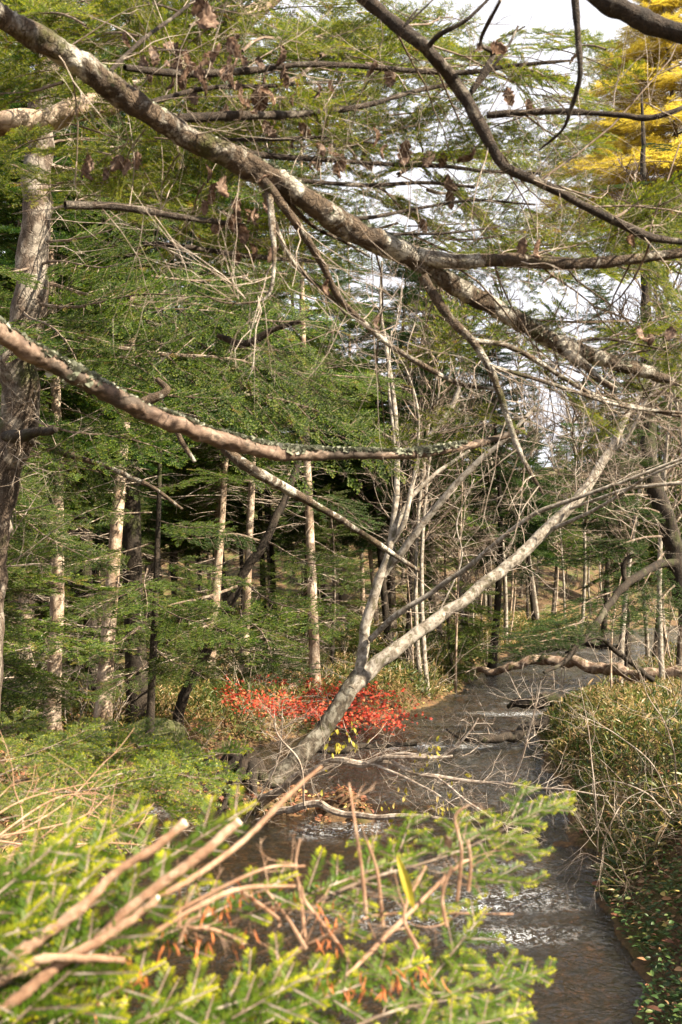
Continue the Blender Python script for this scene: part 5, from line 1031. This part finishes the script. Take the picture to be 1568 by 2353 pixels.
for _ in range(15):
    x0 = q.uniform(-80, 700); y0 = 2420 - q.uniform(0, 1) * (300 - .24 * max(0, x0)); a = q.uniform(.05, .8); l = q.uniform(190, 300); d = q.uniform(.75, 1.3)
    near.append((x0, y0, x0 + l * math.cos(a), y0 - l * math.sin(a), d, d + .1, 'S'))
for _ in range(7):
    x0 = q.uniform(-80, 200); y0 = q.uniform(1960, 2150); a = q.uniform(.2, .7); l = q.uniform(190, 280); d = q.uniform(.9, 1.4); near.append((x0, y0, x0 + l * math.cos(a), y0 - l * math.sin(a), d, d + .1, 'S'))
for (x0, y0, x1, y1, d0, d1, k) in near[:98]:
    a, b = P(x0, y0, ND(d0)), P(x1, y1, ND(d1)); l = np.linalg.norm(b - a); ms, L = (SPR, .28) if l < .25 or k == 'S' else (BS, .34)
    wd = .6 if l >= .28 and k != 'S' else .95; b = b - unit(b - a) * (.035 if wd < .9 else .01)
    a = b - unit(b - a) * min(max(l, L * .85), L * 1.25)
    put_bough('foliage_bough', yf, ms[q.randint(len(ms))], L, a, b, (q.uniform(-.3, .1), q.uniform(-1.1, -.5), 1), q.uniform(-.2, .2), wd)

# bare reddish shoots with withered needles
g = Geo(); q = np.random.RandomState(67)
for pts in ([(700, 2180, 1.25), (690, 2060, 1.3), (680, 1990, 1.3), (690, 1930, 1.3)], [(840, 2100, 1.3), (830, 2000, 1.3), (815, 1900, 1.3), (800, 1800, 1.4)], [(880, 2130, 1.3), (870, 2010, 1.3), (845, 1930, 1.3)], [(1050, 2080, 1.4), (1060, 1960, 1.4), (1045, 1880, 1.4), (1080, 1850, 1.4)], [(1080, 2050, 1.4), (1085, 1990, 1.4), (1078, 1930, 1.4)], [(410, 2180, 1.0), (430, 2120, 1.0), (470, 2100, 1.0), (480, 2090, 1.0)], [(430, 2130, 1.0), (500, 2140, 1.05), (560, 2170, 1.1)],
            [(560, 2050, 1.1), (640, 2110, 1.2), (640, 2130, 1.2)], [(700, 2180, 1.2), (660, 2110, 1.2), (600, 2030, 1.2)], [(820, 2260, 1.2), (760, 2160, 1.2), (700, 2080, 1.2), (690, 2040, 1.2)], [(400, 2100, 1.1), (600, 2000, 1.2), (700, 1990, 1.3)], [(650, 2200, 1.3), (800, 2130, 1.3), (900, 2100, 1.4), (1180, 2100, 1.6)], [(960, 2180, 1.2), (930, 2100, 1.2), (980, 1990, 1.3)], [(1030, 2130, 1.3), (1020, 2060, 1.3), (1040, 1990, 1.3)],
            [(410, 2130, 1.), (412, 2070, 1.), (415, 2000, 1.)], [(640, 2260, 1.1), (640, 2200, 1.1), (590, 2160, 1.1)]):
    _, p, _ = limb_w(PX(NP(pts)), np.linspace(.0030, .0016, len(pts)), 8, 6, .1, 60, q.randint(99), g, 3); twig_along(g, p, 4, .07, .0009, q.randint(999), 1, .2, bend=.6)
child('bare_shoots', g, [M['stem']], yf, False)
lg = Geo(); Ts = []; dr = []
for (a, b, n, d) in ((490, 2090, 12, 1.0), (450, 2160, 12, 1.0), (350, 2160, 8, .9), (560, 2150, 8, 1.1), (740, 2110, 10, 1.2), (760, 2170, 10, 1.2), (640, 2060, 8, 1.2), (900, 2250, 14, 1.1), (300, 2240, 14, .75), (180, 2300, 14, .7), (820, 2260, 14, 1.1), (960, 2240, 10, 1.2), (740, 2260, 12, 1.1), (560, 2040, 6, 1.1)):
    for _ in range(n): Ts.append(frame((q.normal(.2, .5), q.normal(0, .5), -1), q.normal(0, 1, 3), P(a + q.normal(0, 26), b + q.normal(0, 18), ND(d)), q.uniform(.014, .022))); dr.append(q.normal(0, .3))
B = inst(BL, Ts, dr); lg.add(B[0], B[1], 0, B[3]); child('withered_needles', lg, [M['orange_needle']], yf, False)
# the sharper bough further back on the left
yb2 = P(-260, 1340, 5.2); y2 = empty('young_fir', (yb2[0], yb2[1], gh(yb2[0], yb2[1]))); tag(y2, 'young fir whose flat green bough hangs before the dark left water', 'tree')
g = Geo(); z0 = gh(yb2[0], yb2[1]); tube(g, [(yb2[0], yb2[1], z0 - .1), (yb2[0] + .05, yb2[1], 1.6), (yb2[0], yb2[1], 3.0)], [.06, .045, .02], 12, 0, rough=.15); child('trunk', g, [M['limb']], y2)
for (x0, y0, x1, y1, d0, d1) in ((-60, 1800, 330, 1690, 3.4, 4.0), (-40, 1860, 500, 1700, 3.4, 4.2), (-80, 1780, 200, 1670, 3.3, 3.6), (-60, 1840, 370, 1770, 3.2, 3.5), (40, 1810, 440, 1730, 3.5, 4.), (-60, 1900, 220, 1850, 2.6, 2.9), (-80, 1880, 90, 1800, 2.4, 2.6), (-60, 1960, 280, 1900, 2.6, 3.0), (150, 1790, 350, 1660, 3.7, 4.2), (-100, 1740, 60, 1640, 3.4, 3.6), (240, 1780, 510, 1770, 3.5, 3.9), (60, 1740, 250, 1660, 3.5, 4.0)):
    put_bough('foliage_bough', y2, BTn[q.randint(3)], 1.1, P(x0, y0, d0), P(x1, y1, d1), (q.uniform(-.2, .2), q.uniform(-.7, -.3), 1), q.uniform(-.15, .15), .95)
g = Geo()
for k in range(6): 
    a = P(-80, q.uniform(1880, 1990), 2.2); b = P(q.uniform(150, 560), q.uniform(1700, 1960), 2.6); s = spline([a, (a + b) / 2 + q.normal(0, .04, 3), b], 7); tube(g, s, np.linspace(.003, .001, len(s)), 5, 0); twig_along(g, s, 7, .22, .0015, k, 1, .1, bend=.9)
child('bare_shoots', g, [M['stem']], y2, False)

# ------------------------------------------------------------------ curled dead leaves caught in the branches
def curled(seed):
    q = np.random.RandomState(seed); n, m_ = 12, 9; V = []; tr = []
    for i in range(n):
        u = i / (n - 1); w_ = .42 * math.sin(math.pi * min(1, u * 1.02 + .02)) ** .6 * (1 + .30 * math.sin(i * 2.7 + seed))
        for j in range(m_):
            v = (j / (m_ - 1) - .5) * 2; c = q.uniform(-.02, .02); V.append([u - .5, v * w_ * (1 - .35 * abs(v)), .13 * abs(v) ** 1.5 * math.sin(seed * 2 + 1.3) + .18 * math.sin(u * 4 + seed) + .05 * math.sin(v * 9 + u * 7) + c])
    for i in range(n - 1):
        for j in range(m_ - 1): a = i * m_ + j; tr += [[a, a + 1, a + m_ + 1], [a, a + m_ + 1, a + m_]]
    g = Geo(); g.add(V, tr, 0, np.clip(.5 + q.normal(0, .3, len(V)), 0, 1)); tube(g, [(-.5, 0, .18 * math.sin(seed)), (-.62, .02, .1), (-.74, 0, .12)], [.012, .01, .008], 4); return g.mesh('dead_leaf', [M['dead_leaf']], True)
CL = [curled(s) for s in range(4)]
spots = [(475, 35, 105, 2.6), (455, 15, 60, 2.6), (540, 110, 70, 2.7), (490, 120, 60, 2.75), (470, 165, 80, 2.8), (430, 165, 70, 2.85), (350, 130, 60, 2.9), (290, 90, 50, 2.9), (330, 140, 50, 2.9), (650, 165, 50, 3), (600, 230, 60, 3), (560, 225, 60, 2.9), (520, 260, 55, 2.95), (470, 190, 70, 2.9), (390, 180, 60, 2.9), (655, 180, 60, 3.1),
    (205, 375, 50, 2.9), (290, 385, 55, 2.9), (240, 400, 40, 2.9), (480, 400, 50, 3.), (520, 430, 70, 3), (545, 480, 60, 3), (500, 520, 60, 3), (560, 540, 60, 2.95), (590, 500, 50, 2.9), (620, 300, 60, 3.1), (700, 300, 50, 3.2), (770, 350, 60, 3.2), (780, 390, 50, 3.2), (855, 160, 50, 3.2), (895, 175, 60, 3.25), (930, 355, 75, 3.2), (885, 350, 45, 3.3), (985, 365, 60, 3.3), (1015, 370, 50, 3.3), (1075, 360, 60, 3.3), (1040, 420, 60, 3.4), (1035, 460, 50, 3.4), (975, 520, 45, 3.2),
    (1170, 222, 55, 3), (1215, 245, 40, 3), (1200, 570, 60, 3.2), (1240, 572, 50, 3.2), (1145, 110, 60, 2.9), (1095, 110, 45, 2.9), (1320, 130, 45, 3.4), (1480, 765, 60, 3.5), (1495, 780, 40, 3.5), (1455, 550, 45, 3.2), (1540, 768, 60, 2.6), (870, 740, 40, 3.1), (750, 660, 45, 3), (860, 315, 50, 3.3), (1260, 640, 45, 3.5)]
q = np.random.RandomState(77)
for (a, b, sx, sy, n, d) in ((500, 150, 90, 30, 20, 2.95), (600, 225, 80, 30, 12, 3.0), (540, 490, 45, 50, 18, 2.95), (760, 365, 60, 22, 8, 3.2), (250, 385, 50, 20, 6, 2.9), (930, 358, 60, 14, 4, 3.3), (560, 180, 40, 50, 8, 3.1)):
    for _ in range(n): spots.append((a + q.normal(0, sx), b + q.normal(0, sy), q.uniform(28, 62), d + q.uniform(-.1, .2)))
q = np.random.RandomState(3); leafz = {}
for i, (a, b, s, d) in enumerate(spots):
    o = link('dead_leaf', CL[i % 4]); o.location = P(a, b, d); o.rotation_euler = (q.uniform(-1.2, 1.2), q.uniform(.5, 2.4), q.uniform(0, 6)); o.scale = (s * d / F * .85,) * 3
    tag(o, 'leaf', 'leaf', 'dead leaves caught in the fir branches'); zn = [(480, 20, 'against the pale arching trunk at the top edge'), (450, 150, 'in the dark clump above the main limb'), (600, 230, 'on the level branch right of the dark clump'), (320, 120, 'beside the upper part of the main limb'), (240, 385, 'in the yellow sprays under the arching trunk'), (540, 490, 'in the clump below the main limb'), (740, 340, 'on the branch just above the main limb'), (875, 165, 'on the top branch crossing to the dark limb'), (930, 358, 'on the level branch against white sky'), (1050, 375, 'at the end of the level branch against white sky'), (1000, 480, 'hanging low against the white sky'),
        (1190, 230, 'on the side branch of the dark limb'), (1120, 105, 'by the dark limb near the top edge'), (1320, 130, 'on the thin branch before the larch'), (1220, 572, 'on the level right side limb'), (1490, 770, 'by the right edge above the broken limb'), (1455, 550, 'at the low end of the dark limb'), (820, 700, 'below the hanging branches')]
    z_ = min(zn, key=lambda k: (k[0] - a) ** 2 + (k[1] - b) ** 2)[2]; leafz.setdefault(z_, []).append((a, o))
for z_, L_ in leafz.items():
    L_.sort(key=lambda k: k[0]); od = ['leftmost'] + [k + ' from left' for k in 'second third fourth fifth sixth seventh eighth ninth tenth eleventh twelfth thirteenth fourteenth fifteenth sixteenth seventeenth eighteenth nineteenth twentieth twenty-first twenty-second twenty-third twenty-fourth twenty-fifth twenty-sixth twenty-seventh twenty-eighth twenty-ninth thirtieth thirty-first thirty-second thirty-third thirty-fourth thirty-fifth thirty-sixth'.split()]
    for i, (_, o) in enumerate(L_): o['label'] = 'curled brown leaf ' + z_ + (', ' + (od[i] if i < len(L_) - 1 else 'rightmost') if len(L_) > 1 else '')
o = link('willow_leaf', mesh_from('willow_leaf', oval(8, .5, .16), [M['yellow_leaf']])); T = frame(P(950, 2085, 1.35) - P(912, 1962, 1.35), (0, -1, .4), P(912, 1962, 1.35), .075); o.matrix_basis = Matrix(T.tolist()); tag(o, 'long narrow yellow leaf hanging over the front fir boughs', 'leaf')
o = link('fallen_leaf', CL[1]); o.location = P(1030, 1934, 1.45); o.scale = (.026,) * 3; o.rotation_euler = (.4, .6, 1); tag(o, 'small pinkish brown leaf resting on the front fir bough', 'leaf')
